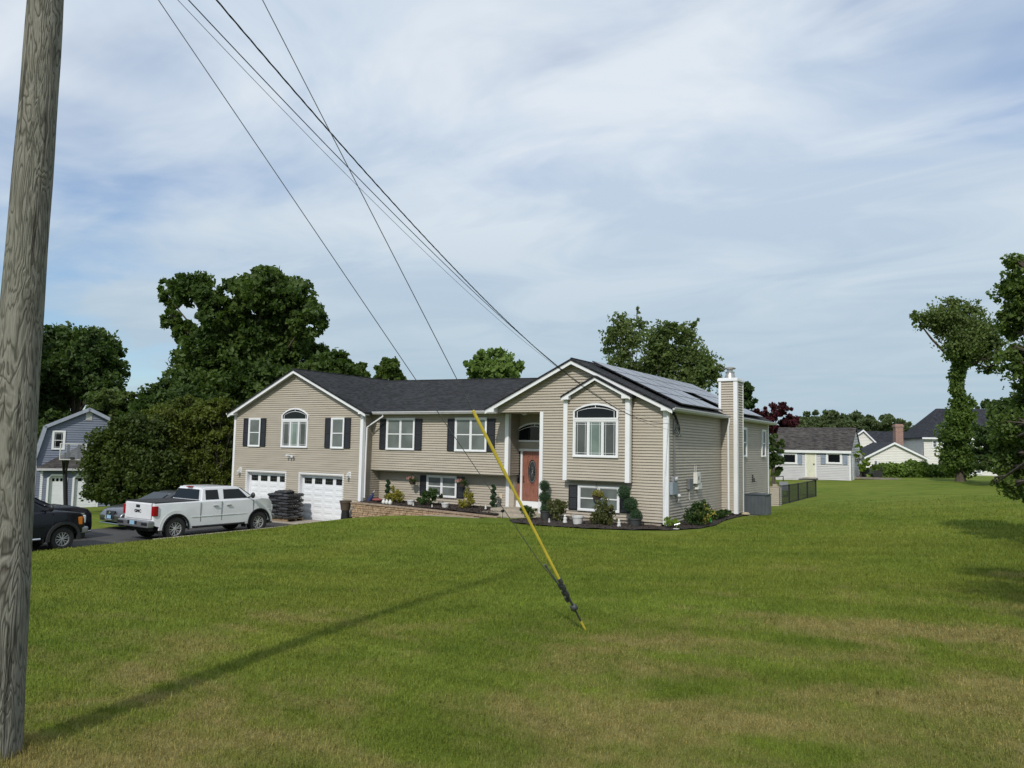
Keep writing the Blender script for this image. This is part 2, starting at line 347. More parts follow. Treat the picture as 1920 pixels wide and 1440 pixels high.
lawn = bpy.data.objects.new('lawn', me); col.objects.link(lawn); lawn['kind'] = 'structure'

def sheet(name, poly, zf, mat_, n=1, kind='structure', th=.06):
    mb = MB(); mb.slab([(x, y, zf(x, y) if callable(zf) else zf) for x, y in poly], th); return mb.build(name, mat_, kind=kind)
g = G('asphalt').set(.9, 0, .3); p = g.pos(); c = g.mix(g.noise(p, .5, 4, .6), (.035, .035, .038), (.062, .06, .06)); c = g.mix(g.math('MULTIPLY', g.noise(p, 50, 2, .7), .3), c, (.10, .10, .10))
g.col(c); g.bump(g.noise(p, 90, 2, .7, 0, 0, 1), .4, .01)
sheet('driveway', [(-15.24, .5), (-15.24, -45), (-60, -45), (-60, -38), (-24.6, -38), (-24.6, -12.5), (-21.4, -9.4), (-21.4, -6.5), (-23.4, -2), (-23.4, .5)], -1.12, g.m)
sheet('concrete_apron', [(-15.6, .5), (-15.6, -1.3), (-23.2, -1.3), (-23.2, .5)], -1.085, concrete, th=.03)
mb = MB()
for i in range(12):
    y0 = -9.2+i*.72; mb.box(-15.36, -15.22, y0, y0+.70, -1.2, -.915)
mb.build('curb', concrete, kind='structure', bevel=.01)
g = G('paver_path').set(.85, 0, .3); p = g.pos(); g.col(g.mix(g.noise(p, 3, 4, .6), (.26, .215, .16), (.36, .30, .225))); g.bump(g.noise(p, 30, 3, .6, 0, 0, 1), .3, .01)
mb = MB(); xs = np.linspace(-15.1, -5.6, 20)
def pathz(x_): return max(-1.06, min(-.20, -.235-(max(0, -9.0-x_)**1.35)*.075))
for a, b in zip(xs[:-1], xs[1:]): mb.quad((a, -1.42, pathz(a)), (b, -1.42, pathz(b)), (b, -.3, pathz(b)), (a, -.3, pathz(a)))
mb.build('path', g.m, kind='structure')
# mulch beds
MULCH = mat('bark_mulch', (.028, .021, .018), .95, var=.5, scale=18, bump=1, bscale=25)
def bed(name, poly, zf, chips):
    bm = bmesh.new(); vs = [bm.verts.new((x, y, 0)) for x, y in poly]; f_ = bm.faces.new(vs); bmesh.ops.triangulate(bm, faces=[f_])
    for _ in range(5): bmesh.ops.subdivide_edges(bm, edges=[e for e in bm.edges if e.calc_length() > .3], cuts=1, use_grid_fill=False); bmesh.ops.triangulate(bm, faces=bm.faces)
    for v in bm.verts: v.co.z = zf(v.co.x, v.co.y)+random.uniform(-.015, .02)
    tris = [[v.co.copy() for v in f.verts] for f in bm.faces]; ar = np.array([((t[1]-t[0]).cross(t[2]-t[0])).length for t in tris]); ar /= ar.sum()
    me = bpy.data.meshes.new(name); bm.to_mesh(me); bm.free(); me.materials.append(MULCH); o = bpy.data.objects.new(name, me); col.objects.link(o); o['kind'] = 'structure'
    mb = MB()
    for k in RS.choice(len(tris), chips, p=ar):
        t = tris[k]; a, b = random.random(), random.random()
        if a+b > 1: a, b = 1-a, 1-b
        c = t[0]+(t[1]-t[0])*a+(t[2]-t[0])*b; l = random.uniform(.03, .09); an = random.uniform(0, PI); w_ = random.uniform(.012, .03)
        dx = Vector((math.cos(an), math.sin(an), random.uniform(-.5, .5)))*l/2; dy = Vector((-math.sin(an), math.cos(an), random.uniform(-.5, .5)))*w_/2; c.z += .02
        mb.quad(c-dx-dy, c+dx-dy, c+dx+dy, c-dx+dy)
    mb.build('mulch', MULCH2, kind='stuff')
MULCH2 = mat('mulch_chips', (.06, .042, .034), .95, var=.6, scale=40)
bedz = lambda x_, y_: gz(x_, y_)+.035
bed('mulch_bed', [(-5.5, -1.5), (-4.8, -2.3), (-3.8, -2.62), (-1.9, -2.5), (-.6, -1.95), (.5, -1.1), (1.1, .2), (1.2, 1.6), (.95, 3.4), (.85, 6.1), (.8, 7.6), (0, 7.6), (0, 0), (-5, 0), (-5.4, -.6)], bedz, 5000)
bed('mulch_bed', [(-14.6, -.02), (-12.18, -.1), (-10.7, -.15), (-8.9, -.3), (-6.9, -.5), (-6.95, .6), (-7.6, 1.66), (-14.6, 1.66)], lambda x_, y_: -.06+.02*(y_)-.06*max(0, (x_+9))*.3, 3000)

# ------------------------------------------------------------------ siding
def siding(mb, outline, holes=(), expo=.104, z0=0., proud=.040):
    """lap siding on local plane y=0 facing -y; outline convex polygon [(s,z)], holes (s0,s1,z0,z1)"""
    zs = [p[1] for p in outline]; zlo, zhi = min(zs), max(zs)
    def span(z):
        xs_ = []
        for i in range(len(outline)):
            (x0, a), (x1, b) = outline[i], outline[(i+1) % len(outline)]
            if (a-z)*(b-z) <= 0 and a != b: xs_.append(x0+(x1-x0)*(z-a)/(b-a))
            elif a == b and abs(a-z) < 1e-9: xs_ += [x0, x1]
        return (min(xs_), max(xs_)) if xs_ else None
    brk = {zlo, zhi}; k = math.ceil((zlo-z0)/expo)
    while z0+k*expo < zhi: brk.add(z0+k*expo); k += 1
    for p_ in outline: brk.add(p_[1])
    for h in holes: brk.add(max(zlo, min(zhi, h[2]))); brk.add(max(zlo, min(zhi, h[3])))
    brk = sorted(brk)
    for a, b in zip(brk[:-1], brk[1:]):
        if b-a < 1e-4: continue
        e = 1e-6; sa, sb = span(a+e), span(b-e)
        if not sa or not sb: continue
        fr = lambda z: ((z-z0)/expo) % 1.0
        ta = ((a+e-z0)/expo) % 1.0; tb = ta+(b-a)/expo
        ya, yb = -proud*(1-ta), -proud*(1-min(tb, 1))
        segs = [(0., 1.)]; mid = (a+b)/2
        hs = sorted([(h[0], h[1]) for h in holes if h[2] < mid < h[3]])
        def emit(x0, x1, x2, x3):
            mb.quad((x0, ya, a), (x1, ya, a), (x3, yb, b), (x2, yb, b))
            if ta < .01: mb.quad((x0, ya, a), (x0, 0, a), (x1, 0, a), (x1, ya, a))
        L0, R0, L1, R1 = sa[0], sa[1], sb[0], sb[1]
        for h0, h1 in hs:
            if h1 <= L0 or h0 >= R0: continue
            if h0 > L0: emit(L0, h0, max(L1, L0) if L1 > L0 else L1, h0)
            L0 = L1 = h1
        if R0 > L0: emit(L0, R0, L1, R1)
def FM(x=0, y=0, z=0, rz=0): return Matrix.Translation((x, y, z)) @ Matrix.Rotation(rz, 4, 'Z')

# ------------------------------------------------------------------ the tan house
house = thing('house', 'long tan raised ranch house with charcoal roof, two garage doors and a red front door', 'house')
YL, YC1, YC2, YE = .454, 1.081, 1.674, 1.955; EZ = 3.884
def arc(x0, x1, zs, zt, n=18):
    c = (x0+x1)/2; a = (x1-x0)/2; h = zt-zs; r_ = (a*a+h*h)/(2*h); t = math.asin(min(1, a/r_))
    return [(c+r_*math.sin(-t+2*t*i/n), zt-r_+r_*math.cos(-t+2*t*i/n)) for i in range(n+1)]
def window(par, M, x0, x1, z0, z1, cols=1, glass=None, dh=True, grille=False, fr=.075, name='window', mull=.06, gls=None, recess=0):
    mb = MB(M); yo, yi = -.088, -.002
    mb.box(x0, x1, yo, yi, z1-fr, z1); mb.box(x0, x1, yo-.006, yi, z0, z0+fr*.8)
    mb.box(x0, x0+fr, yo+.003, yi, z0+fr*.8, z1-fr); mb.box(x1-fr, x1, yo+.003, yi, z0+fr*.8, z1-fr)
    ix0, ix1, iz0, iz1 = x0+fr, x1-fr, z0+fr*.8, z1-fr; cw = (ix1-ix0-mull*(cols-1))/cols; panes = []
    for c in range(cols):
        a = ix0+c*(cw+mull); b = a+cw
        if c: mb.box(a-mull, a, yo+.006, yi, iz0, iz1)
        s_ = .028
        for (p_, q_, r_, t_) in ((a, a+s_, iz0, iz1), (b-s_, b, iz0, iz1), (a+s_, b-s_, iz0, iz0+s_), (a+s_, b-s_, iz1-s_, iz1)): mb.box(p_, q_, yo+.02, yi, r_, t_)
        if dh:
            zm = (iz0+iz1)/2; mb.box(a+s_, b-s_, yo+.016, yi, zm-.022, zm+.022); panes += [(a+s_, b-s_, iz0+s_, zm-.022), (a+s_, b-s_, zm+.022, iz1-s_)]
        else: panes.append((a+s_, b-s_, iz0+s_, iz1-s_))
        if grille:
            t = .012
            for xx in (a+s_+.07, b-s_-.07): mb.box(xx-t/2, xx+t/2, yo+.03, yi-.05, iz0+s_, iz1-s_)
            for zz in (iz0+s_+.07, iz1-s_-.07): mb.box(a+s_, b-s_, yo+.031, yi-.051, zz-t/2, zz+t/2)
    w_ = mb.build(name, white, par)
    for i, (a, b, c, d) in enumerate(panes):
        p_ = MB(M); p_.quad((a, -.050, c), (b, -.050, c), (b, -.050, d), (a, -.050, d)); p_.build('pane', (gls[i % len(gls)] if gls else glass) or GLB, w_)
    return w_
def archwin(par, M, x0, x1, zb, zs, zt, fr=.07, glass=None):
    mb = MB(M); o = arc(x0, x1, zs, zt); i_ = arc(x0+fr, x1-fr, zs, zt-fr); yo, yi = -.090, -.002
    for k in range(len(o)-1):
        P = [o[k], o[k+1], i_[k+1], i_[k]]; mb.prism(P, yo, yi)
    mb.box(x0, x0+fr, yo+.002, yi, zb, zs); mb.box(x1-fr, x1, yo+.002, yi, zb, zs); mb.box(x0, x1, yo-.003, yi, zb-fr*.5, zb+fr*.5)
    a, b = arc(x0+fr+.085, x1-fr-.085, zs, zt-fr-.09), arc(x0+fr+.105, x1-fr-.105, zs, zt-fr-.11)
    for k in range(len(a)-1): mb.prism([a[k], a[k+1], b[k+1], b[k]], -.066, -.052)
    for xx in (x0+fr+.085, x1-fr-.105): mb.box(xx, xx+.02, -.067, -.052, zb+fr*.5, zs)
    c = (x0+x1)/2; mb.box(c-.012, c+.012, -.067, -.052, zt-fr-.11, zt-fr)
    w_ = mb.build('arched_window', white, par)
    p_ = MB(M); pl = arc(x0+fr, x1-fr, zs, zt-fr); P = [(x0+fr, zb)]+pl+[(x1-fr, zb)]
    p_.add([(q[0], -.050, q[1]) for q in P], [tuple(range(len(P)))]); p_.build('pane', glass or GLD, w_); return w_
def shutter(par, M, x0, x1, z0, z1, m_=None):
    mb = MB(M); y0, y1 = -.080, -.002; s_ = .045; mz = (z0+z1)/2
    mb.box(x0, x0+s_, y0, y1, z0, z1); mb.box(x1-s_, x1, y0, y1, z0, z1)
    for a, b in ((z0, z0+s_), (mz-s_/2, mz+s_/2), (z1-s_, z1)): mb.box(x0+s_, x1-s_, y0, y1, a, b)
    for a, b in ((z0+s_, mz-s_/2), (mz+s_/2, z1-s_)):
        n_ = max(3, int((b-a)/.05)); h = (b-a)/n_
        for k in range(n_): mb.quad((x0+s_, y0+.004, a+k*h), (x1-s_, y0+.004, a+k*h), (x1-s_, y0+.022, a+(k+1)*h), (x0+s_, y0+.022, a+(k+1)*h))
    return mb.build('shutter', m_ or blackp, par)
def F(x=0, y=0, z=0): return FM(x, y, z)
S90 = lambda x_: FM(x_, 0, 0, PI/2)
# --- walls
m1 = MB(F(0, YL)); garages = [(-22.527, -19.545), (-18.702, -15.723)]
siding(m1, [(-23.546, -.31), (-14.68, -.31), (-14.68, 3.97), (-19.06, 5.98), (-23.546, 3.97)], [(a+.08, b-.08, -2, 1.04) for a, b in garages])
m1.build('garage_wing_wall', SID, house)
m2 = MB(S90(-14.68)); siding(m2, [(YL, -.31), (YC2, -.31), (YC2, 3.95), (YL, 3.95)]); m2.build('wing_side_wall', SID, house)
m3 = MB(F(0, YC1)); siding(m3, [(-14.68, 1.374), (-7.244, 1.374), (-7.244, 3.9), (-14.68, 3.9)], z0=1.374); m3.build('upper_front_wall', SID, house)
m4 = MB(F(0, YC2)); siding(m4, [(-14.68, 0), (-7.545, 0), (-7.545, 1.36), (-14.68, 1.36)]); m4.build('lower_front_wall', SID, house)
m5 = MB(S90(-7.244)); siding(m5, [(YC1, 1.374), (YE, 1.374), (YE, 3.88), (YC1, 3.88)]); m5.M = S90(-7.545); siding(m5, [(YC2, 0), (YE, 0), (YE, 1.36), (YC2, 1.36)]); m5.build('entry_side_wall', SID, house)
m6 = MB(F(0, YE)); siding(m6, [(-7.545, .05), (-5.0, .05), (-5.0, 3.89), (-7.545, 3.89)], [(-7.5, -5.0, 0, 2.42)]); m6.build('entry_wall', SID, house)
m7 = MB(F(0, 0)); siding(m7, [(-7.244, 0), (0, 0), (0, 4.0), (-3.65, 5.74), (-7.244, 4.02)], [(-8, -5.075, -1, 3.887)]); m7.build('gable_front_wall', SID, house)
m8 = MB(S90(0)); siding(m8, [(0, 0), (6.218, 0), (6.218, 3.9), (0, 3.9)]); siding(m8, [(7.088, 0), (14.01, 0), (14.01, 3.9), (7.088, 3.9)]); m8.build('side_wall', SID, house)
XB0, XB1_, YB = -3.859, -1.297, -.318
m9 = MB(F(0, YB)); siding(m9, [(XB0, 1.371), (XB1_, 1.371), (XB1_, 4.36), (-2.56, 5.0), (XB0, 4.36)], z0=1.371)
m9.M = S90(XB1_); siding(m9, [(YB, 1.371), (0, 1.371), (0, 4.36), (YB, 4.36)], z0=1.371)
m9.M = FM(XB0, 0, 0, -PI/2); siding(m9, [(0, 1.371), (-YB, 1.371), (-YB, 4.36), (0, 4.36)], z0=1.371); m9.build('bay_wall', SID, house)
# --- solid cores, foundations, soffits under overhanging floors
mb = MB(); mb.box(-23.5, -14.72, YL+.32, 13.9, -1.3, 3.9); mb.box(-14.7, -7.3, YC2+.03, 13.9, -.5, 3.9); mb.box(-5.03, -.04, .03, 13.9, -.4, 3.9); mb.box(-7.5, -5.03, YE+.2, 13.9, -.4, 3.9)
mb.prism([(-23.5, 3.9), (-14.72, 3.9), (-19.06, 5.9)], YL+.03, 13.9); mb.prism([(-7.2, 3.905), (-.04, 3.905), (-3.65, 5.68)], .03, 13.9)
mb.box(-23.5, -14.72, YL+.02, YL+.32, 1.05, 3.9)
mb.build('wall_core', SID, house)
mb = MB(); mb.box(-14.66, -7.26, YC1+.01, YC2+.01, 1.33, 1.372); mb.box(XB0+.01, XB1_-.01, YB+.01, -.01, 1.33, 1.369); mb.box(-7.24, -5.09, .01, YE, 3.888, 3.93); mb.build('floor_soffit', SID, house)
mb = MB()
for a, b in ((-23.5, garages[0][0]+.02), (garages[0][1]-.02, garages[1][0]+.02), (garages[1][1]-.02, -14.7)): m_ = MB(); m_.box(a, b, YL+.015, YL+.3, -1.4, -.32); m_.build('foundation', concrete, house)
mb.box(-14.7, -7.6, YC2+.02, YC2+.2, -.6, -.01); mb.box(-5.05, -.02, .02, .2, -.6, -.01); mb.box(-.2, -.015, .02, 13.98, -.6, -.01); mb.box(-14.78, -14.70, YL+.02, YC2+.2, -1.3, -.32)
mb.build('foundation', concrete, house)
# --- trims
def trim(*bx, name='corner_trim'):
    mb = MB()
    for b in bx: mb.box(*b)
    return mb.build(name, white, house, bevel=.006, seg=1)
trim((-23.57, -23.43, YL-.052, YL+.1, -.32, EZ))
trim((-14.80, -14.63, YL-.052, YL-.0, -.32, EZ), (-14.70, -14.63, YL, YL+.14, -.32, EZ))
trim((-7.372, -7.194, YC1-.052, YC1, 1.35, EZ), (-7.262, -7.194, YC1, YC1+.14, 1.35, EZ))
trim((-7.66, -7.495, YC2-.052, YC2, -.02, 1.33), (-7.56, -7.495, YC2, YC2+.10, -.02, 1.33))
trim((-5.095, -4.95, -.056, 0, .02, EZ+.0), (-5.115, -5.06, -.03, .5, .02, EZ))
trim((-.127, .052, -.052, 0, -.06, EZ), (-.02, .052, 0, .13, -.06, EZ))
trim((XB0-.05, XB0+.12, YB-.052, YB, 1.335, 4.3), (XB0-.05, XB0+.02, YB, YB+.1, 1.335, 4.3)); trim((XB1_-.125, XB1_+.05, YB-.052, YB, 1.335, 4.3), (XB1_-.02, XB1_+.05, YB, YB+.13, 1.335, 4.3))
trim((-.02, .052, 13.9, 14.03, -.05, EZ))
# --- roofs
def roof(pts, t=.09): mb = MB(); mb.slab(pts, t); return mb.build('roof', ROOF, house)
def gable(xc, za, x0, x1, z0, z1, y0, y1):
    roof([(xc, y0, za), (xc, y1, za), (x0, y1, z0), (x0, y0, z0)]); roof([(xc, y0, za+.002), (x1, y0, z1), (x1, y1, z1), (xc, y1, za+.002)])
gable(-3.65, 5.86, -7.50, .32, 4.02, 3.98, -.33, 14.3)
gable(-19.06, 6.10, -23.82, -14.28, 3.97, 3.97, YL-.33, 14.3)
gable(-2.56, 5.17, -3.95, -1.15, 4.44, 4.44, -.55, -.005)
roof([(-14.34, .70, 3.985), (-7.2, .70, 3.985), (-3.75, 7, 5.82), (-19.0, 7, 6.07)]); roof([(-3.75, 7, 5.82), (-7.2, 13.3, 3.98), (-14.34, 13.3, 3.98), (-19.0, 7, 6.07)])
mb = MB(); mb.tube([(-3.65, -.3, 5.865), (-3.65, 14.3, 5.865)], .035, 6); mb.tube([(-19.06, .15, 6.105), (-19.06, 7, 6.105)], .035, 6); mb.tube([(-18.9, 7, 6.075), (-3.9, 7, 5.83)], .035, 6); mb.build('ridge_cap', ROOF, house)
def rake(xc, za, x0, z0, x1, z1, y, h=.2):
    """two-step rake boards plus sloping soffit and boxed returns at both tips"""
    mb = MB(); e = .004
    for xa, zz in ((x0, z0), (x1, z1)):
        mb.prism([(xc, za-.03), (xa, zz-.03), (xa, zz-h), (xc, za-h)], y, y+.03)
        mb.prism([(xc, za-.01), (xa, zz-.01), (xa, zz-.085), (xc, za-.085)], y-.018, y-e)
    mb.build('rake_board', white, house)
    return mb
SOFF = mat('white_soffit', (.60, .60, .60), .6, var=.05)
def soffit(xc, za, x0, z0, x1, z1, y, yw):
    mb = MB()
    for xa, zz in ((x0, z0), (x1, z1)): mb.prism([(xc, za-.1), (xa, zz-.1), (xa, zz-.13), (xc, za-.13)], y+.035, yw-.018)
    mb.build('soffit', SOFF, house)
rake(-3.65, 5.85, -7.48, 4.01, .30, 3.975, -.31); soffit(-3.65, 5.85, -7.48, 4.01, .30, 3.975, -.31, 0)
rake(-19.06, 6.09, -23.80, 3.96, -14.30, 3.96, YL-.31); soffit(-19.06, 6.09, -23.8, 3.96, -14.3, 3.96, YL-.31, YL)
rake(-2.56, 5.16, -3.93, 4.43, -1.17, 4.43, -.53, .17); soffit(-2.56, 5.16, -3.93, 4.43, -1.17, 4.43, -.53, YB)
def ret(x0, x1, sl, z1, y0, y1, zb=EZ-.005):
    "boxed eave return; sl=+1 rises to the right"
    mb = MB(); za = z1-.10; zb2 = za+abs(x1-x0)*.46
    P = [(x0, zb), (x1, zb), (x1, zb2 if sl > 0 else za), (x0, za if sl > 0 else zb2)]
    mb.prism(P, y0-.005, y1); mb.build('eave_return', white, house)
ret(-7.47, -7.06, 1, 4.0, -.31, -.02); ret(-.11, .29, -1, 3.98, -.31, -.02); ret(-23.79, -23.35, 1, 3.97, YL-.31, YL-.02); ret(-14.72, -14.31, -1, 3.97, YL-.31, YL-.02)
ret(-3.92, -3.62, 1, 4.47, -.53, YB-.02, 4.31); ret(-1.5, -1.18, -1, 4.47, -.53, YB-.02, 4.31)
for b_ in ((.0, .29, -.02, 14.27, EZ-.02, EZ+.0), (-14.3, -7.48, .72, YC1-.02, EZ-.01, EZ+.01), (-23.78, -23.57, YL, 14, EZ-.01, EZ+.01)): mb = MB(); mb.box(*b_); mb.build('soffit', SOFF, house)
def gutter(p0, p1, side):
    "K-style gutter as a swept profile; side = outward dir"
    d = (Vector(p1)-Vector(p0)); n_ = Vector(side); prof = [(0, .0), (.075, 0), (.085, .03), (.115, .07), (.115, .11), (.105, .11), (.10, .075), (.0, .075)]
    mb = MB(); a = [tuple(Vector(p0)+n_*u+Vector((0, 0, v))) for u, v in prof]; b = [tuple(Vector(q)+d) for q in a]; k = len(prof)
    mb.add(a+b, [tuple(range(k)), tuple(range(2*k-1, k-1, -1))]+[(i, i+k, (i+1) % k+k, (i+1) % k) for i in range(k)])
    return mb.build('gutter', mat('gutter_metal', (.50, .50, .52), .4, var=.06), house)
gutter((.30, -.31, EZ-.0), (.30, 6.2, EZ-.01), (1, 0, 0)); gutter((.30, 7.11, EZ), (.30, 14.28, EZ-.01), (1, 0, 0)); gutter((-14.30, .70, EZ+.005), (-7.5, .70, EZ), (0, -1, 0)); gutter((-23.82, YL-.3, EZ), (-23.82, 14, EZ), (-1, 0, 0))
def downspout(pts, m_=white, r_=.035):
    mb = MB(); mb.tube(pts, r_, 8); return mb.build('downspout', m_, house, smooth=True)
downspout([(-13.72, .68, EZ-.0), (-13.72, .70, EZ-.10), (-14.30, .66, EZ-.42), (-14.56, .60, EZ-.6), (-14.58, .60, 2.0), (-14.58, .60, 0.1)])
downspout([(.38, 6.1, EZ), (.38, 6.14, EZ-.15), (.32, 6.17, EZ-.4), (.33, 6.17, .05), (.33, 6.0, -.03), (.42, 5.75, -.06)], white, .04)
downspout([(.06, -.07, EZ-.15), (.06, -.07, .05), (.10, -.3, -.03)], white, .04)
# --- windows
for a, b in ((-22.41, -21.52), (-16.62, -15.775)): window(house, F(0, YL), a, b, 2.292, 3.731)
for a, b in ((-22.80, -22.42), (-21.51, -21.14), (-17.01, -16.63), (-15.765, -15.39)): shutter(house, F(0, YL), a, b, 2.32, 3.71)
for a, b in ((-13.764, -12.113), (-9.905, -8.258)): window(house, F(0, YC1), a, b, 2.292, 3.731, cols=2)
for a, b in ((-14.16, -13.775), (-12.10, -11.72), (-10.30, -9.915), (-8.248, -7.86)): shutter(house, F(0, YC1), a, b, 2.31, 3.69)
window(house, F(0, YC2), -11.83, -10.17, .262, 1.213, cols=2); shutter(house, F(0, YC2), -12.2, -11.84, .28, 1.19); shutter(house, F(0, YC2), -10.16, -9.79, .28, 1.19)
window(house, F(0, 0), -3.417, -1.746, .24, 1.177, cols=2); shutter(house, F(0, 0), -3.80, -3.43, .26, 1.16); shutter(house, F(0, 0), -1.735, -1.37, .26, 1.16)
window(house, F(0, YL), -19.99, -18.154, 2.292, 3.62, cols=3, dh=False, grille=True, gls=[GLS, GLG, GLS], mull=.05); archwin(house, F(0, YL-.006), -19.99, -18.154, 3.65, 3.86, 4.21)
window(house, F(0, YB), -3.482, -1.671, 2.20, 3.57, cols=3, dh=False, grille=True, gls=[GLS, GLG, GLS], mull=.05); archwin(house, F(0, YB-.006), -3.482, -1.671, 3.60, 3.87, 4.165)
archwin(house, F(0, YE), -7.47, -5.45, 2.78, 3.15, 3.55)
window(house, S90(0), 9.30, 9.95, 2.26, 3.6); window(house, S90(0), 12.62, 13.35, 2.26, 3.6, glass=GLD)
# --- entry
PORCH = mat('porch_boards', (.34, .30, .24), .7, var=.12, scale=6)
mb = MB(); x0, x1 = -7.50, -5.30; y0, y1 = YE-.05, YE+.1
mb.box(x0, x1, y0, y1, 2.36, 2.46); mb.box(x0, x0+.10, y0+.002, y1, .05, 2.36); mb.box(x1-.1, x1, y0+.002, y1, .05, 2.36); mb.box(-7.14, -7.05, y0+.01, y1, .30, 2.36); mb.box(-6.10, -6.01, y0+.01, y1, .30, 2.36)
mb.box(x0+.1, x1-.1, y0-.03, y1, .04, .30); mb.build('door_frame', white, house, bevel=.005, seg=1)
g = G('mahogany').set(.4, 0, .4); p = g.pos(True); g.col(g.mix(g.noise(g.map(p, (9, 9, .8)), 3, 4, .6, .5), (.18, .068, .048), (.31, .135, .095))); g.bump(g.noise(g.map(p, (20, 20, 1.5)), 4, 3, .6, 0, 0, 1), .15, .003); WOODR = g.m
mb = MB(F(0, YE)); dx0, dx1, dz0, dz1 = -7.045, -6.105, .315, 2.35; mb.box(dx0, dx1, .0, .05, dz0, dz1)
cxd = (dx0+dx1)/2
def ring(mb, cx_, cz_, a0, b0, a1, b1, y0, y1, n=28):
    for k in range(n):
        t, u = 2*PI*k/n, 2*PI*(k+1)/n
        mb.prism([(cx_+a0*math.cos(t), cz_+b0*math.sin(t)), (cx_+a0*math.cos(u), cz_+b0*math.sin(u)), (cx_+a1*math.cos(u), cz_+b1*math.sin(u)), (cx_+a1*math.cos(t), cz_+b1*math.sin(t))], y0, y1)
ring(mb, cxd, 1.52, .235, .53, .20, .49, -.022, .0)
for s_ in (-1, 1):   # carved lower panels and the upper scroll moulding
    for k in range(2):
        a = cxd+s_*.10; b = cxd+s_*.36; e = .03*k
        P = [(a+s_*e, .52+e), (b-s_*e, .52+e), (b-s_*e, .84-e), (cxd+s_*.24, .84-e), (a+s_*e, .74-e)]
        if s_ < 0: P = P[::-1]
        mb.prism(P, -.012-.006*k, 0.0)
    mb.prism([(cxd, .93), (cxd+s_*.2, .99), (cxd+s_*.37, .99), (cxd+s_*.37, 1.02), (cxd+s_*.2, 1.02), (cxd, .96)], -.014, 0)
    mb.prism([(cxd, 2.22), (cxd+s_*.12, 2.19), (cxd+s_*.22, 2.12), (cxd+s_*.36, 2.12), (cxd+s_*.36, 2.15), (cxd+s_*.24, 2.15), (cxd+s_*.13, 2.22), (cxd, 2.25)], -.014, 0)
door = mb.build('front_door', WOODR, house)
mb = MB(F(0, YE)); P = [(cxd+.2*math.cos(2*PI*k/32), 1.52+.49*math.sin(2*PI*k/32)) for k in range(32)]; mb.add([(a, -.006, b) for a, b in P], [tuple(range(32))]); mb.build('oval_glass', GLD, door)
mb = MB(F(0, YE)); ring(mb, cxd, 1.52, .165, .44, .155, .425, -.012, -.007)
for k in range(9):
    a = PI*k/9; mb.tube([(cxd+.05*math.cos(a)*1, -.010, 1.52+.12*math.sin(a)), (cxd+.16*math.cos(a+.5), -.010, 1.52+.42*math.sin(a+.5))], .004, 4); mb.tube([(cxd-.05*math.cos(a), -.010, 1.52-.12*math.sin(a)), (cxd-.16*math.cos(a+.5), -.010, 1.52-.42*math.sin(a+.5))], .004, 4)
mb.ball((cxd, -.012, 1.56), (.02, .006, .04)); mb.ball((cxd, -.012, 1.47), (.02, .006, .04)); mb.build('leaded_pattern', mat('lead_came', (.55, .57, .6), .25, .6), door)
mb = MB(F(0, YE)); mb.tube([(dx0+.07, -.0, 1.33), (dx0+.07, -.05, 1.33), (dx0+.07, -.05, 1.18), (dx0+.07, 0, 1.18)], .012, 6); mb.ball((dx0+.07, -.03, 1.1), .03); mb.build('handle', darkmetal, door, smooth=True)
for a, b in ((-7.40, -7.14), (-6.01, -5.40)):
    mb = MB(F(0, YE)); mb.box(a, b, .0, .05, .30, 1.0); mb.prism([(a+.05, .38), (b-.05, .38), (b-.05, .6), (a+.05, .6)], -.012, 0); mb.prism([(a+.05, .66), (b-.05, .66), (b-.05, .88), (a+.05, .88)], -.012, 0)
    sl = mb.build('sidelight', WOODR, house); mb = MB(F(0, YE)); mb.box(a, b, .005, .02, 1.0, 2.36); mb.build('pane', GLD, sl)
    mb = MB(F(0, YE)); c = (a+b)/2
    for k in range(4): zc_ = 1.2+k*.3; mb.tube([(c-.06, 0, zc_), (c+.04, 0, zc_+.12), (c-.03, 0, zc_+.26)], .007, 4)
    mb.ball((c, 0, 1.72), (.02, .006, .05)); mb.build('leaded_pattern', MATS['lead_came'], sl)
mb = MB(); mb.box(-7.72, -5.12, .62, YE-.09, -.3, .045); mb.box(-7.85, -4.8, .02, .617, -.4, -.065); mb.box(-8.0, -4.7, -.5, .017, -.5, -.175)
for k in range(5): mb.box(-7.73, -5.11, .615+.0, .618, -.05+k*.0, .0)
mb.build('steps', PORCH, house, bevel=.012, seg=1)
mb = MB(); mb.lathe([(0.001, 3.80), (.07, 3.81), (.12, 3.85), (.13, 3.886)], (-6.3, .8, 0), 16); mb.build('porch_light', lightgrey, house, smooth=True)
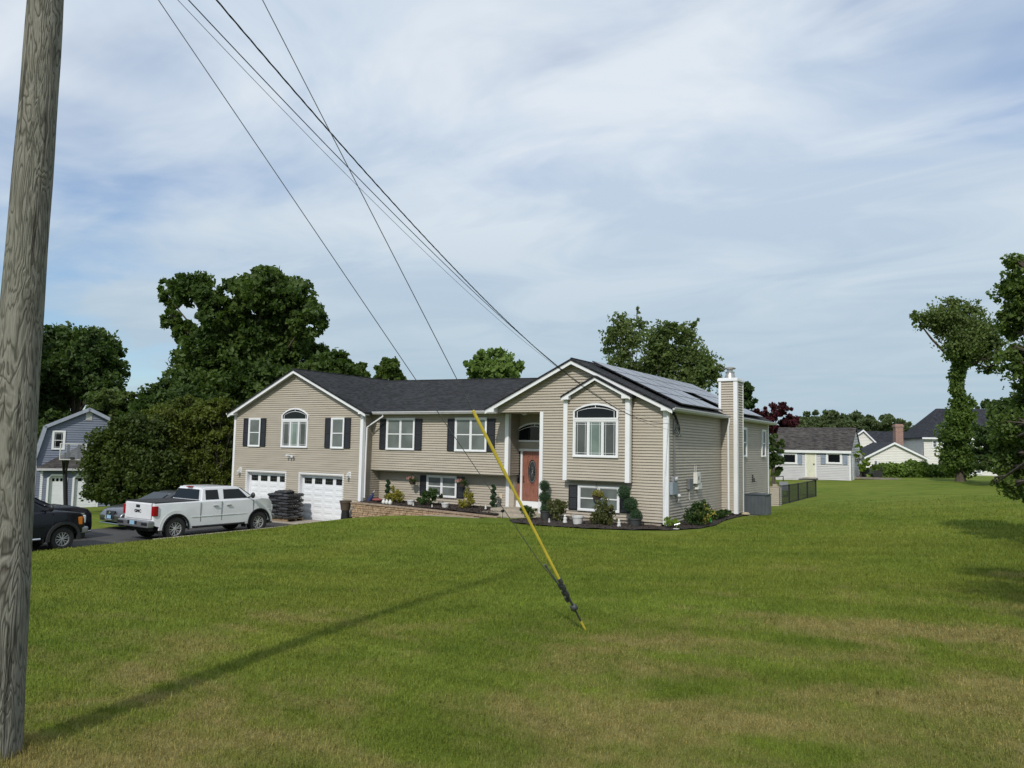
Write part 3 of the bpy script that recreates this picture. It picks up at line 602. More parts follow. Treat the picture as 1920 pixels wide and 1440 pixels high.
# --- garage doors
for a, b in garages:
    M = F(0, YL); mb = MB(M); mb.box(a, b, -.03, -.0, 1.02, 1.122); mb.box(a, a+.09, -.028, .0, -1.1, 1.02); mb.box(b-.09, b, -.028, .0, -1.1, 1.02)
    mb.box(a+.085, a+.10, 0, .22, -1.1, 1.03); mb.box(b-.10, b-.085, 0, .22, -1.1, 1.03); mb.box(a+.10, b-.10, 0, .22, 1.015, 1.03); mb.box(a+.10, a+.16, .17, .2, -1.1, 1.015); mb.build('garage_frame', white, house)
    mb = MB(M); i0, i1 = a+.10, b-.10; mb.box(i0, i1, .20, .24, -1.1, 1.0)
    cw = (i1-i0)/4
    for r_ in range(6):
        zz = .53-r_*.27
        for c in range(4):
            x_ = i0+c*cw; P = [(x_+.09, zz-.20), (x_+cw-.09, zz-.20), (x_+cw-.09, zz-.02), (x_+.09, zz-.02)]; q = .025
            mb.add([(P[0][0], .199, P[0][1]), (P[1][0], .199, P[1][1]), (P[2][0], .199, P[2][1]), (P[3][0], .199, P[3][1]), (P[0][0]+q, .188, P[0][1]+q), (P[1][0]-q, .188, P[1][1]+q), (P[2][0]-q, .188, P[2][1]-q), (P[3][0]+q, .188, P[3][1]-q)],
                   [(4, 5, 6, 7), (0, 1, 5, 4), (1, 2, 6, 5), (2, 3, 7, 6), (3, 0, 4, 7)])
    for k in range(1, 4): mb.box(i0, i1, .194, .2, 1.0-k*.525-.006, 1.0-k*.525)
    gd = mb.build('garage_door', whitegar, house)
    for c in range(4):
        x_ = i0+c*cw+.11; mb = MB(M); mb.box(x_, x_+cw-.22, .185, .199, .60, .87); wp = mb.build('window', GLD, gd)
        mb = MB(M)
        for q in range(1, 4): mb.box(x_+(cw-.22)*q/4-.006, x_+(cw-.22)*q/4+.006, .181, .185, .60, .87)
        mb.box(x_, x_+cw-.22, .1805, .185, .73, .742); mb.build('muntin', mat('dark_muntin', (.07, .07, .07), .5), gd)
# --- chimney chase
CH = MB(F(0, 6.218)); siding(CH, [(-.06, 0), (.657, 0), (.657, 5.42), (-.06, 5.42)]); CH.M = S90(.657); siding(CH, [(6.218, 0), (7.088, 0), (7.088, 5.42), (6.218, 5.42)]); CH.M = Matrix(); CH.box(-.06, .64, 6.24, 7.08, -.02, 5.42)
ch = CH.build('chimney', SID, house)
mb = MB(); mb.box(.545, .705, 6.166, 6.218, -.04, 5.42); mb.box(.64, .705, 6.218, 6.33, -.04, 5.42); mb.box(-.075, .03, 6.166, 6.218, 4.05, 5.42); mb.box(.64, .705, 7.03, 7.11, -.04, 5.42); mb.build('corner_trim', white, ch)
mb = MB(); mb.box(-.12, .73, 6.13, 7.17, 5.42, 5.52); mb.box(-.10, .71, 6.15, 7.15, 5.52, 5.56); mb.build('chimney_cap', white, ch, bevel=.01, seg=1)
mb = MB(); mb.lathe([(.24, 5.56), (.17, 5.80), (.16, 5.83)], (.27, 6.65, 0), 20); mb.lathe([(.19, 5.80), (.19, 5.86), (.12, 5.87), (.12, 5.95), (.22, 5.97), (.24, 6.0), (.20, 6.04), (.02, 6.07)], (.27, 6.65, 0), 20); mb.build('flue', mat('flue_steel', (.42, .40, .36), .3, .9, var=.2), ch, smooth=True)
# --- solar panels on the right slope
g = G('solar_glass').set(.42, 0, .9); p = g.pos(True); g.col(g.mix(g.noise(p, 5, 2, .5), (.19, .20, .225), (.23, .24, .265))); g.b.inputs['Coat Weight'].default_value = .6; g.b.inputs['Coat Roughness'].default_value = .3; SOLAR = g.m  # pale base colour stands in for the bright sky reflected in the panels
slope = (3.98-5.86)/3.97; ux = Vector((1, 0, slope)).normalized(); nrm = Vector((-slope, 0, 1)).normalized(); ridge = Vector((-3.65, 0, 5.86))
def panel(s0, y0, w_=.98, l_=1.62):
    o0 = ridge+nrm*.13+ux*s0; mbp = MB()
    c = [o0+Vector((0, y0, 0)), o0+ux*w_+Vector((0, y0, 0)), o0+ux*w_+Vector((0, y0+l_, 0)), o0+Vector((0, y0+l_, 0))]; lo = [q-nrm*.04 for q in c]
    mbp.add([tuple(q) for q in c+lo], [(0, 1, 2, 3), (7, 6, 5, 4), (0, 4, 5, 1), (1, 5, 6, 2), (2, 6, 7, 3), (3, 7, 4, 0)]); pan = mbp.build('solar_panel', darkmetal, house)
    mbg = MB(); e = .032; i_ = [c[0]+ux*e+Vector((0, e, 0)), c[1]-ux*e+Vector((0, e, 0)), c[2]-ux*e-Vector((0, e, 0)), c[3]+ux*e-Vector((0, e, 0))]; mbg.add([tuple(q+nrm*.002) for q in i_], [(0, 1, 2, 3)]); mbg.build('glass', SOLAR, pan)
for r_ in range(4):
    for k in range(7):
        y0 = 1.1+k*1.66
        if r_ >= 2 and k == 3: continue
        panel(.16+r_*1.0, y0)
for q in (.6, 1.6, 2.6, 3.6):
    mb = MB(); a = ridge+ux*q+nrm*.05; mb.tube([a+Vector((0, 1.0, 0)), a+Vector((0, 12.8, 0))], .022, 4); mb.build('panel_rail', darkmetal, house)

# ------------------------------------------------------------------ things on and around the house
def lantern(x, y, z, label):
    t = thing('wall_lantern', label, 'wall lantern', (x, y, z), group='lanterns beside the garage doors')
    mb = MB(); mb.box(-.09, .09, -.03, 0, -.02, .30); mb.tube([(0, -.03, .2), (0, -.12, .24), (-.0, -.17, .16)], .012, 6); mb.build('bracket', white, t, bevel=.006, seg=1)
    mb = MB(); mb.lathe([(.001, .18), (.08, .10), (.085, .08), (.06, .075), (.045, -.06), (.03, -.075), (.001, -.09)], (-.0, -.17, 0), 6); mb.build('lamp_head', mat('lantern_glass', (.5, .5, .48), .2), t)
lantern(-22.93, YL, .93, 'white wall lantern left of the left garage door'); lantern(-15.38, YL, .98, 'white wall lantern between the right garage door and the corner trim')
t = thing('security_light', 'white twin floodlight and camera under the arched window above the garage doors', 'security light', (-19.2, YL-.03, 1.86))
mb = MB(); mb.lathe([(.07, 0), (.07, -.03), (.03, -.05)], (0, 0, 0), 14, 'y'); mb.build('mount', white, t, smooth=True)
for s_ in (-1, 1):
    mb = MB(); mb.tube([(0, -.04, .03), (s_*.1, -.08, .06), (s_*.17, -.15, .05), (s_*.20, -.22, .03)], [.015, .02, .05, .065], 10); mb.build('lamp_head', white, t, smooth=True)
mb = MB(); mb.ball((0, -.1, -.08), (.045, .05, .06)); mb.build('camera_ball', plasticgrey, t, smooth=True)
# electrics on the side wall (plane x=0, facing +x)
t = thing('electric_meter', 'grey electric meter and breaker box on the side wall by the white corner trim', 'meter box', (0, .5, .9))
mb = MB(); mb.box(.02, .16, -.36, .12, .06, .50); mb.build('breaker_box', mat('meter_grey', (.24, .28, .32), .5), t, bevel=.01, seg=1)
mb = MB(); mb.box(.02, .13, -.16, .24, .505, .68); mb.build('meter_base', plasticgrey, t, bevel=.01, seg=1)
mb = MB(); mb.lathe([(.09, 0), (.09, .05), (.06, .09), (.001, .10)], (.13, .02, .60), 14, 'x'); mb.build('meter_dial', mat('meter_dial', (.35, .36, .36), .2), t, smooth=True)
mb = MB(); mb.tube([(.06, .05, .68), (.06, .05, 2.72)], .026, 8); mb.build('conduit', steel, t, smooth=True)
mb = MB(); mb.tube([(.07, .30, .1), (.07, .32, -.02), (.10, .42, -.08), (.06, .42, -.2)], .04, 8); mb.ball((.12, .38, .0), (.07, .07, .07)); mb.build('cable_elbow', potwhite, t, smooth=True)
t = thing('junction_box', 'dark grey junction box on the side wall left of the white inverter', 'junction box', (0, 2.15, 1.08))
mb = MB(); mb.box(.02, .14, -.18, .22, 0, .40); mb.build('box', mat('junction_grey', (.12, .13, .14), .5), t, bevel=.01, seg=1)
mb = MB(); mb.tube([(.07, -.05, 0), (.07, -.05, -.3), (.10, -.06, -.38)], .014, 6); mb.build('conduit', lightgrey, t)
t = thing('solar_inverter', 'white solar inverter box with two conduits on the side wall', 'inverter', (0, 3.0, 1.05))
mb = MB(); mb.box(.02, .18, -.32, .08, .22, .64); mb.build('upper_box', mat('inverter_white', (.66, .66, .63), .4), t, bevel=.012, seg=1)
mb = MB(); mb.box(.02, .16, -.15, .27, .0, .215); mb.build('lower_box', MATS['inverter_white'], t, bevel=.012, seg=1)
for q in (-.28, -.10):
    mb = MB(); mb.tube([(.06, q, .64), (.06, q, .9)], .014, 6); mb.build('conduit', lightgrey, t)
mb = MB(); mb.box(.18, .186, -.22, -.08, .36, .50); mb.build('display', plasticgrey, t)
t = thing('cable_bundle', 'looped black cables hanging from the top of the side wall', 'cables', (0, .7, 3.35))
mb = MB()
for k in range(4):
    pts = [(.10+.02*k, -.25+.5*math.sin(PI*j/10)*(.5+.22*k)*.7, .40-(.55+.06*k)*math.sin(PI*j/20*1.0+.0)*(1 if j < 11 else 1)) for j in range(11)]
    mb.tube(pts, .012, 5)
mb.tube([(.06, -.2, .45), (.12, .1, .05), (.10, .45, -.35)], .012, 5); mb.build('cable', rubber, t)
mb = MB(); mb.tube([(.08, -.15, .15), (.14, .15, -.15), (.12, .5, -.40)], .013, 5); mb.build('grey_cable', lightgrey, t)
mb = MB(); mb.lathe([(.05, 0), (.07, .05), (.05, .12)], (.06, -.2, .40), 8); mb.build('service_head', darkmetal, t)
t = thing('hose_reel', 'black hose hanger on the side wall beyond the chimney', 'hose hanger', (0, 11.0, 1.1))
mb = MB(); mb.box(.02, .06, -.05, .05, 0, .34); mb.tube([(.05, -.02, .05), (.18, -.10, .03), (.18, -.25, .02), (.17, -.25, .2)], .025, 6); mb.build('bracket', darkmetal, t)
mb = MB(); mb.box(.05, .09, .32, .52, .0, .02); mb.build('outlet_cover', darkmetal, t)
# air conditioner
t = thing('air_conditioner', 'grey outdoor air conditioning unit beside the house behind the chimney', 'air conditioner', (1.05, 7.95, gz(1.05, 7.9)-.02))
mb = MB(); mb.box(-.44, .44, -.44, .44, .03, .88); mb.build('cabinet', mat('ac_grey', (.055, .068, .078), .45, var=.08), t, bevel=.05, seg=3)
mb = MB()
for k in range(15):
    q = -.40+k*.057; mb.box(q, q+.022, -.457, -.435, .07, .84); mb.box(.435, .457, q, q+.022, .07, .84); mb.box(-.457, -.435, q, q+.022, .07, .84)
mb.build('louvres', mat('ac_louvre', (.095, .11, .12), .45), t)
mb = MB(); mb.box(-.47, .47, -.47, .47, .87, .92); mb.lathe([(.36, .92), (.33, .94), (.05, .95)], (0, 0, 0), 24); mb.build('top_grille', MATS['ac_grey'], t, bevel=.01, seg=1)
mb = MB(); mb.box(-.5, .5, -.5, .5, -.04, .03); mb.build('pad', concrete, t)
t = thing('hose_coil', 'coiled tan garden hose lying on the mulch by the air conditioner', 'hose', (.75, 7.0, gz(.75, 7)+.06)); mb = MB()
for k in range(3): mb.tube([((.22-.03*k)*math.cos(2*PI*j/16), (.18-.02*k)*math.sin(2*PI*j/16), .02+.025*k) for j in range(17)], .015, 5)
mb.build('coil', mat('tan_hose', (.45, .38, .27), .6), t, smooth=True)
t = thing('outlet_box', 'small cream outlet box on the lower wall left of the entry steps', 'outlet', (-7.9, YC2, .38)); mb = MB(); mb.box(-.07, .07, -.06, -.0, -.02, .20); mb.build('box', mat('outlet_cream', (.6, .52, .38), .5), t, bevel=.01, seg=1)
mb = MB(); mb.tube([(0, -.04, 0), (.03, -.05, -.12), (.0, -.03, -.3)], .012, 5); mb.build('cord', rubber, t)

# ------------------------------------------------------------------ retaining wall
def wall_curve(x_): 
    t_ = max(0, (x_+14.55)/7.9); return -.02-.12*t_-.45*t_**2.5
t = thing('retaining_wall', 'low curved tan block retaining wall holding the mulch bed', 'retaining wall', (-10.6, -.2, -.6))
g = G('tan_block').set(.9, 0, .2); p = g.pos(); g.col(g.mix(g.noise(p, 6, 3, .6), (.24, .165, .105), (.42, .30, .20))); g.bump(g.noise(p, 22, 4, .7, 0, 0, 1), .7, .03); BLK = g.m
mb = MB(Matrix.Translation((10.6, .2, .6))); mc = MB(Matrix.Translation((10.6, .2, .6)))
def wtop(x_): return -.045-.012*max(0, x_+14.5)-.0*x_
for r_ in range(11):
    x_ = -14.6+random.uniform(0, .15)
    while x_ < -6.55:
        l_ = random.uniform(.16, .36); xe = min(x_+l_, -6.5); zt = wtop(x_)-.07-r_*.095
        if zt-.09 > pathz(x_)-.12:
            ya, yb = wall_curve(x_), wall_curve(xe); j = random.uniform(-.012, .02)
            mb.add([(x_+.006, ya-.22+j, zt-.088), (xe-.006, yb-.22+j, zt-.088), (xe-.006, yb, zt-.088), (x_+.006, ya, zt-.088), (x_+.01, ya-.205+j, zt), (xe-.01, yb-.205+j, zt), (xe-.01, yb, zt), (x_+.01, ya, zt)],
                   [(0, 3, 2, 1), (4, 5, 6, 7), (0, 1, 5, 4), (1, 2, 6, 5), (2, 3, 7, 6), (3, 0, 4, 7)])
        x_ = xe
x_ = -14.62
while x_ < -6.5:
    xe = min(x_+.38, -6.45); ya, yb = wall_curve(x_), wall_curve(xe); zt, zb = wtop(x_), wtop(xe)
    mc.add([(x_+.005, ya-.25, zt-.07), (xe-.005, yb-.25, zb-.07), (xe-.005, yb+.05, zb-.07), (x_+.005, ya+.05, zt-.07), (x_+.005, ya-.25, zt), (xe-.005, yb-.25, zb), (xe-.005, yb+.05, zb), (x_+.005, ya+.05, zt)],
           [(0, 3, 2, 1), (4, 5, 6, 7), (0, 1, 5, 4), (1, 2, 6, 5), (2, 3, 7, 6), (3, 0, 4, 7)]); x_ = xe
mb.build('blocks', BLK, t, bevel=.008, seg=1); mc.build('cap_stones', mat('cap_stone', (.27, .20, .145), .85, var=.2, scale=8), t, bevel=.012, seg=1)
mb = MB(Matrix.Translation((10.6, .2, .6))); mb.slab([(-14.6, -.1, -.12), (-6.6, -.45, -.2), (-6.6, -.2, -.2), (-14.6, .1, -.12)], .9); mb.build('core', BLK, t)

# ------------------------------------------------------------------ foliage machinery
def leaf_mesh(name, C, size, mat_, parent=None, flat=.35, aspect=.6, jit=.35, up=.25, local=None, kind=None):
    """one mesh of n small folded leaves centred on the points C (world)"""
    n_ = len(C); C = np.asarray(C, float)
    if local is not None: C = C-np.array(local)
    nr = RS.normal(size=(n_, 3)); nr[:, 2] = nr[:, 2]*(1-up)+up*1.6; nr /= np.linalg.norm(nr, axis=1)[:, None]
    a = RS.normal(size=(n_, 3)); a -= nr*(a*nr).sum(1)[:, None]; a /= np.linalg.norm(a, axis=1)[:, None]; b = np.cross(nr, a)
    s_ = size*(1+jit*RS.uniform(-1, 1, n_))[:, None]
    v0 = C-a*s_*.5; v2 = C+a*s_*.5; fold = nr*s_*flat*.3
    v1 = C+b*s_*aspect*.5+fold-a*s_*.05; v3 = C-b*s_*aspect*.5+fold-a*s_*.05
    V = np.stack([v0, v1, v2, v3], 1).reshape(-1, 3)
    base = np.arange(n_)[:, None]*4; T = np.concatenate([base+np.array([0, 1, 2]), base+np.array([0, 2, 3])], 1).reshape(-1, 3)
    me = bpy.data.meshes.new(name); me.vertices.add(len(V)); me.vertices.foreach_set('co', V.ravel()); fill(me, T); me.materials.append(mat_)
    o = bpy.data.objects.new(name, me); col.objects.link(o)
    if parent is not None: o.parent = parent
    if kind: o['kind'] = kind
    return o
def clump_points(blobs, n_leaf, clump=.22, per=70, shell=.45, flatz=.65, wild=.12):
    """leaf centres: each blob (centre, (rx,ry,rz)) is filled with sprays of leaves near its surface"""
    vol = np.array([b[1][0]*b[1][1]+b[1][0]*b[1][2] for b in blobs]); vol = vol/vol.sum(); out_ = []
    for (c, r_), w_ in zip(blobs, vol):
        k = max(3, int(n_leaf*w_/per)); d = RS.normal(size=(k, 3)); d /= np.linalg.norm(d, axis=1)[:, None]
        rad = (shell+(1-shell)*RS.uniform(0, 1, k)**.6)*(1+wild*RS.normal(size=k)); cc = np.array(c)+d*rad[:, None]*np.array(r_)
        rc = clump*min(r_)*RS.uniform(.6, 1.5, k)
        off = RS.normal(size=(k, per, 3))*np.array([1, 1, flatz]); off = off/np.maximum(1, np.linalg.norm(off, axis=2)/1.6)[..., None]
        out_.append((cc[:, None, :]+off*rc[:, None, None]*.8).reshape(-1, 3))
    return np.concatenate(out_)
def pixblob(px, py, rx, ry, dep, rd=None, dj=0):
    "real-size ellipsoid round the point seen at a photo pixel"
    c = at(px, py, dep+dj); s_ = dep/FPX; return (tuple(c), (rx*s_, (rd if rd else (rx+ry)/2)*s_, ry*s_))
def tree(name, label, blobs, base, n_leaf, size, lmat, trunk_r=.3, clump=.22, per=70, cat='tree', group=None, limbs=True, tmat=None, shell=.45, up=.25, crown='crown', wild=.12, flatz=.65, fork=.35):
    t = thing(name, label, cat, base, group=group); B = Vector(base)
    leaf_mesh(crown, clump_points(blobs, n_leaf, clump, per, shell, flatz, wild), size, lmat, t, local=base, up=up)
    top = max(b[0][2] for b in blobs); cen = Vector(np.mean([b[0] for b in blobs], axis=0))
    mb = MB(Matrix.Translation(-B)); fz = B.z+(top-B.z)*fork; F_ = Vector((B.x*.6+cen.x*.4, B.y*.6+cen.y*.4, fz))
    mb.tube([B-Vector((0, 0, .3)), B+Vector((0, 0, .2)), B.lerp(F_, .5), F_], [trunk_r*1.5, trunk_r*1.1, trunk_r*.95, trunk_r*.8], 9, cap=True)
    trk = mb.build('trunk', tmat or bark, t, smooth=True)
    if limbs:
        mb = MB(Matrix.Translation(-B))
        for c, r_ in blobs:
            c = Vector(c); d = c-F_; mid = F_+d*.5+Vector((random.uniform(-.1, .1)*d.length, random.uniform(-.1, .1)*d.length, .06*d.length))
            rr = trunk_r*min(.6, .25+.35*max(r_)/max(max(b[1]) for b in blobs)); mb.tube([F_-Vector((0, 0, .2)), mid, c], [rr, rr*.6, rr*.25], 6)
            for q in range(7):
                dd = Vector(RS.normal(size=3)).normalized(); e = c+Vector((dd.x*r_[0], dd.y*r_[1], abs(dd.z)*r_[2]))*.8; mb.tube([c.lerp(mid, .2), c.lerp(e, .5)+Vector((0, 0, .1)), e], [rr*.25, rr*.15, rr*.05], 4)
        mb.build('limbs', tmat or bark, t)
    return t
def P_(lst, dep, jd=2.0):
    return [pixblob(*b[:4], dep, dj=(b[4] if len(b) > 4 else random.uniform(-jd, jd))) for b in lst]
def ground_at(px, dep, py=900):
    q = at(px, py, dep); return (q.x, q.y, gz(q.x, q.y))

# big trees behind the house
maple = [(355, 540, 48, 30), (318, 560, 22, 26), (392, 560, 24, 26), (325, 600, 26, 20), (350, 625, 28, 24), (455, 560, 40, 45), (500, 545, 62, 38), (555, 560, 40, 36), (575, 600, 32, 34), (520, 610, 55, 40), (440, 620, 50, 40),
         (385, 655, 45, 36), (460, 680, 80, 50), (540, 660, 62, 42), (585, 665, 26, 30), (350, 690, 36, 40), (420, 730, 80, 46), (520, 720, 80, 45), (600, 700, 40, 30), (480, 640, 60, 50), (340, 740, 40, 40), (400, 600, 34, 30)]
tree('maple_tree', 'tallest dark green maple behind the house, with a holed side lobe on its left', P_(maple, 60, 2.5), ground_at(470, 60), 64000, .40, LF_MAPLE, .5, clump=.20, per=34, shell=.25, wild=.12)
tree('maple_tree', 'low dark maple in front of the tallest tree, showing left above the rounded shrubs', P_([(305, 745, 40, 34), (275, 762, 32, 22), (345, 770, 50, 40), (250, 785, 34, 22), (390, 780, 60, 35)], 54, 1.5), ground_at(320, 54), 22000, .36, LF_DARK, .3)
tree('maple_tree', 'low maple crown sloping down to the left garage roof peak', P_([(630, 690, 36, 28), (655, 698, 34, 20), (600, 700, 30, 30), (672, 706, 20, 12)], 56, 1), ground_at(630, 56), 13000, .36, LF_MAPLE, .3)
tree('maple_tree', 'small separate crown above the middle of the house roof valley', P_([(728, 688, 24, 16), (715, 700, 16, 12), (745, 705, 18, 10), (730, 712, 28, 12)], 58, .5), ground_at(730, 58), 5000, .34, LF_MAPLE, .22, wild=.05)
tree('oak_tree', 'broad dark tree behind the grey house and the utility pole', P_([(95, 655, 46, 40), (165, 655, 52, 40), (190, 650, 36, 30), (140, 690, 60, 36), (205, 690, 34, 30), (90, 710, 50, 40), (180, 725, 52, 30), (110, 740, 60, 30), (60, 640, 30, 36), (75, 750, 50, 30), (60, 770, 50, 20), (222, 668, 16, 12), (232, 700, 14, 10)], 66, 2), ground_at(130, 66), 34000, .40, LF_DARK, .4, per=34, clump=.2, shell=.25, wild=.16)
tree('oak_tree', 'dark tree at the left edge, mostly hidden by the utility pole', P_([(10, 640, 50, 36), (-30, 640, 70, 60), (20, 690, 50, 50), (0, 740, 60, 40), (60, 785, 60, 30), (0, 800, 70, 50), (110, 800, 50, 26)], 62, 2), ground_at(0, 62), 32000, .42, LF_DARK, .4)
tree('young_tree', 'lighter young tree behind the grey house gable, left of the rounded shrubs', P_([(205, 752, 34, 22), (230, 765, 24, 22), (185, 765, 20, 18), (250, 745, 16, 12)], 58, .8), ground_at(215, 58), 9000, .34, LF_AIRY, .18, wild=.18)
tree('locust_tree', 'light green tree poking above the middle of the roof', P_([(925, 675, 34, 20), (905, 690, 34, 16), (955, 690, 26, 14), (925, 700, 50, 18), (890, 690, 14, 6), (975, 688, 10, 5)], 52, .6), ground_at(925, 52), 4200, .34, LF_LIGHT, .16, per=26, wild=.14, clump=.3)
tree('birch_tree', 'airy tree behind the solar roof, thinner left one of the two', P_([(1165, 610, 28, 22), (1150, 635, 24, 20), (1185, 640, 26, 28), (1140, 655, 16, 10), (1165, 670, 30, 24), (1200, 610, 14, 16), (1196, 580, 4, 10), (1180, 700, 40, 26), (1150, 690, 24, 10)], 54, .8), ground_at(1170, 54), 5200, .23, LF_AIRY, .14, per=14, wild=.25, shell=.1, clump=.28)
tree('birch_tree', 'denser olive tree behind the solar roof, right one of the two', P_([(1235, 640, 30, 34), (1255, 620, 22, 20), (1285, 630, 24, 22), (1250, 670, 44, 40), (1295, 670, 36, 34), (1320, 690, 28, 28), (1225, 690, 34, 34), (1290, 710, 50, 34), (1340, 700, 18, 24), (1300, 610, 8, 10)], 52, .8), ground_at(1270, 52), 15000, .23, LF_AIRY, .2, per=16, wild=.22, shell=.1, clump=.22)
tree('maple_tree', 'small green tree showing just right of the chimney', P_([(1395, 735, 16, 18), (1400, 752, 16, 14), (1388, 760, 18, 20)], 50, .4), ground_at(1392, 50), 3500, .3, LF_GRN, .15, wild=.1)
tree('burgundy_maple', 'dark red ornamental tree behind the far corner of the house', P_([(1440, 775, 26, 14), (1462, 768, 22, 16), (1450, 795, 30, 18), (1480, 790, 18, 14), (1430, 800, 22, 20), (1465, 812, 26, 14)], 64, .8), ground_at(1450, 64), 9000, .24, LF_RED, .2, wild=.14)
tree('bush_tree', 'dark green bushy tree between the house corner and the grey shed', P_([(1452, 835, 16, 22), (1455, 860, 14, 26), (1448, 880, 14, 16)], 52, .5), ground_at(1450, 52), 4000, .22, LF_DARK, .12)
# far wood, tree by tree
far = [(1490, 800, 30, 16), (1520, 795, 32, 18), (1552, 788, 28, 18), (1580, 795, 30, 20), (1610, 798, 32, 20), (1640, 795, 30, 16), (1668, 800, 30, 18), (1698, 806, 30, 16), (1728, 812, 28, 14), (1500, 812, 34, 14)]
wh = ['with a brownish crown left of the shed ridge', 'above the left end of the shed ridge', 'above the middle of the shed ridge', 'above the right half of the shed ridge', 'above the right end of the shed ridge', 'behind the cream gable', 'behind the brick chimney', 'right of the brick chimney', 'at the left end of the big dark roof', 'low in front of the wood behind the shed']
for (a, b, c, d), l_ in zip(far, wh):
    dd = random.uniform(125, 150); k = dd/135
    tree('woodland_tree', 'hazy green tree of the far wood '+l_, P_([(a, b, c, d), (a-12, b+10, c*.8, d), (a+14, b+12, c*.8, d), (a, b+22, c, d), (a, b+45, c*1.1, d*1.2), (a+random.uniform(-8, 8), b-d*.5, c*.5, d*.7)], dd, 3), ground_at(a, dd, 880), 5200, .8, LF_FAR, .4, group='trees of the far wood', limbs=False)
tree('woodland_tree', 'dark flat-topped tree behind the ridge of the big dark roof', P_([(1862, 757, 22, 10), (1890, 762, 20, 10), (1845, 762, 12, 6), (1875, 775, 30, 16)], 110, 1), ground_at(1870, 110, 880), 4000, .55, LF_DARK, .4, limbs=False)
for i, (a, dd, l_) in enumerate(((250, 100, 'far tree low in the gap between the grey house and the maples'), (215, 110, 'far tree just right of the grey house gable'), (690, 105, 'far tree behind the low roof valley'), (850, 110, 'far tree hidden low behind the middle roof'), (1050, 110, 'far tree hidden low behind the right gable'))):
    tree('woodland_tree', l_, P_([(a, 790, 50, 22), (a-30, 800, 40, 20), (a+30, 800, 40, 20)], dd, 2), ground_at(a, dd, 850), 4000, .7, LF_FAR, .4, group='trees of the far wood', limbs=False)
# ivy-clad tree
col_ = [(1797+4*math.sin(i*2), y_, rx_, 20) for i, (y_, rx_) in enumerate(((868, 30), (842, 33), (812, 30), (785, 25), (758, 18), (732, 12), (708, 12), (686, 15), (662, 20)))]
IV = P_(col_, 52, .2); CR = P_([(1805, 605, 40, 26), (1775, 592, 36, 24), (1742, 596, 28, 16), (1718, 598, 16, 10), (1755, 612, 24, 14), (1856, 618, 18, 16), (1820, 580, 24, 14), (1830, 620, 36, 32), (1800, 645, 34, 30), (1845, 650, 34, 26), (1862, 640, 16, 20), (1785, 570, 20, 12), (1835, 670, 30, 16), (1858, 690, 20, 12), (1770, 622, 18, 18), (1875, 670, 14, 14)], 52, .8)
b0 = ground_at(1800, 52, 885)
t = tree('ivy_covered_tree', 'tall tree with its trunk wrapped in thick ivy in front of the white houses', CR, b0, 12500, .21, LF_AIRY, .3, per=14, wild=.24, shell=.1, clump=.34, fork=.66)
leaf_mesh('ivy', clump_points(IV, 15000, .34, 45, .4, 1, .12), .22, LF_IVY, t, local=b0, up=.1)
# big tree at the right edge whose branches reach into view
b0 = (14.2, -12.5, gz(14.2, -12.5))
RB = P_([(1905, 500, 22, 22), (1900, 545, 26, 26), (1915, 590, 36, 30), (1890, 625, 14, 12), (1912, 660, 22, 20), (1900, 690, 20, 10), (1918, 720, 18, 14), (1900, 800, 40, 30), (1880, 830, 26, 24), (1905, 860, 40, 30), (1885, 885, 24, 18), (1895, 915, 22, 20), (1915, 930, 24, 14), (1912, 545, 26, 34), (1908, 610, 26, 34), (1915, 760, 20, 22), (1918, 690, 20, 30), (1960, 560, 60, 70), (1980, 680, 70, 70), (1970, 840, 60, 80), (1955, 905, 40, 30), (1868, 905, 10, 8)], 18, .5)
RV = list(RB[:19])
RB += [((14.6, -13, 5.6), (2.8, 3.4, 2.4)), ((13.6, -16.5, 5.6), (1.9, 2.4, 1.7)), ((16.6, -12, 5.2), (2.8, 3, 2.6)), ((14.3, -9.5, 5.0), (2.6, 2.6, 2.6)), ((13.9, -18.6, 5.4), (1.4, 1.6, 1.2)), ((11.5, -18.2, 5.1), (1.1, 1.7, .8)), ((11.3, -16.4, 5.4), (.8, 1.2, .6))]
tt = tree('maple_tree', 'big leafy maple at the right edge with branches hanging almost to the lawn', RB, b0, 60000, .125, LF_RIGHT, .3, per=60, shell=.25, wild=.07, clump=.26)
leaf_mesh('outer_foliage', clump_points(RV, 24000, .34, 30, .1, .7, .08), .095, LF_RIGHT, tt, local=b0)
tree('dense_tree', 'dark rounded tree in front of the big white house at the right edge', P_([(1880, 775, 26, 22), (1905, 780, 40, 36), (1870, 815, 34, 30), (1845, 835, 20, 24), (1890, 850, 50, 40), (1915, 820, 50, 50), (1850, 868, 22, 14), (1940, 860, 60, 40)], 46, 1), ground_at(1895, 46, 890), 30000, .22, LF_DARK, .25)
# hedge growth in front of the white houses
tree('hedge', 'rough green brush growing in front of the white houses', P_([(1645, 883, 16, 9), (1660, 877, 14, 8), (1715, 872, 16, 8), (1672, 880, 20, 10), (1700, 883, 22, 9), (1725, 880, 20, 11), (1750, 883, 24, 9), (1775, 884, 18, 8), (1735, 876, 10, 8), (1690, 876, 8, 6)], 60, .4), ground_at(1710, 60, 888), 20000, .2, LF_BRUSH, .05, cat='hedge', limbs=False, crown='foliage', up=.1, shell=.1, clump=.42, flatz=1, per=40)
tree('climbing_shrub', 'leafy shrub climbing the right end wall of the grey shed', P_([(1610, 842, 7, 10), (1606, 850, 6, 10), (1615, 850, 5, 10), (1622, 868, 9, 12), (1618, 878, 9, 10)], 56.5, .1), ground_at(1614, 56.5, 890), 2200, .16, LF_LIME, .04, cat='shrub', limbs=False, crown='foliage')
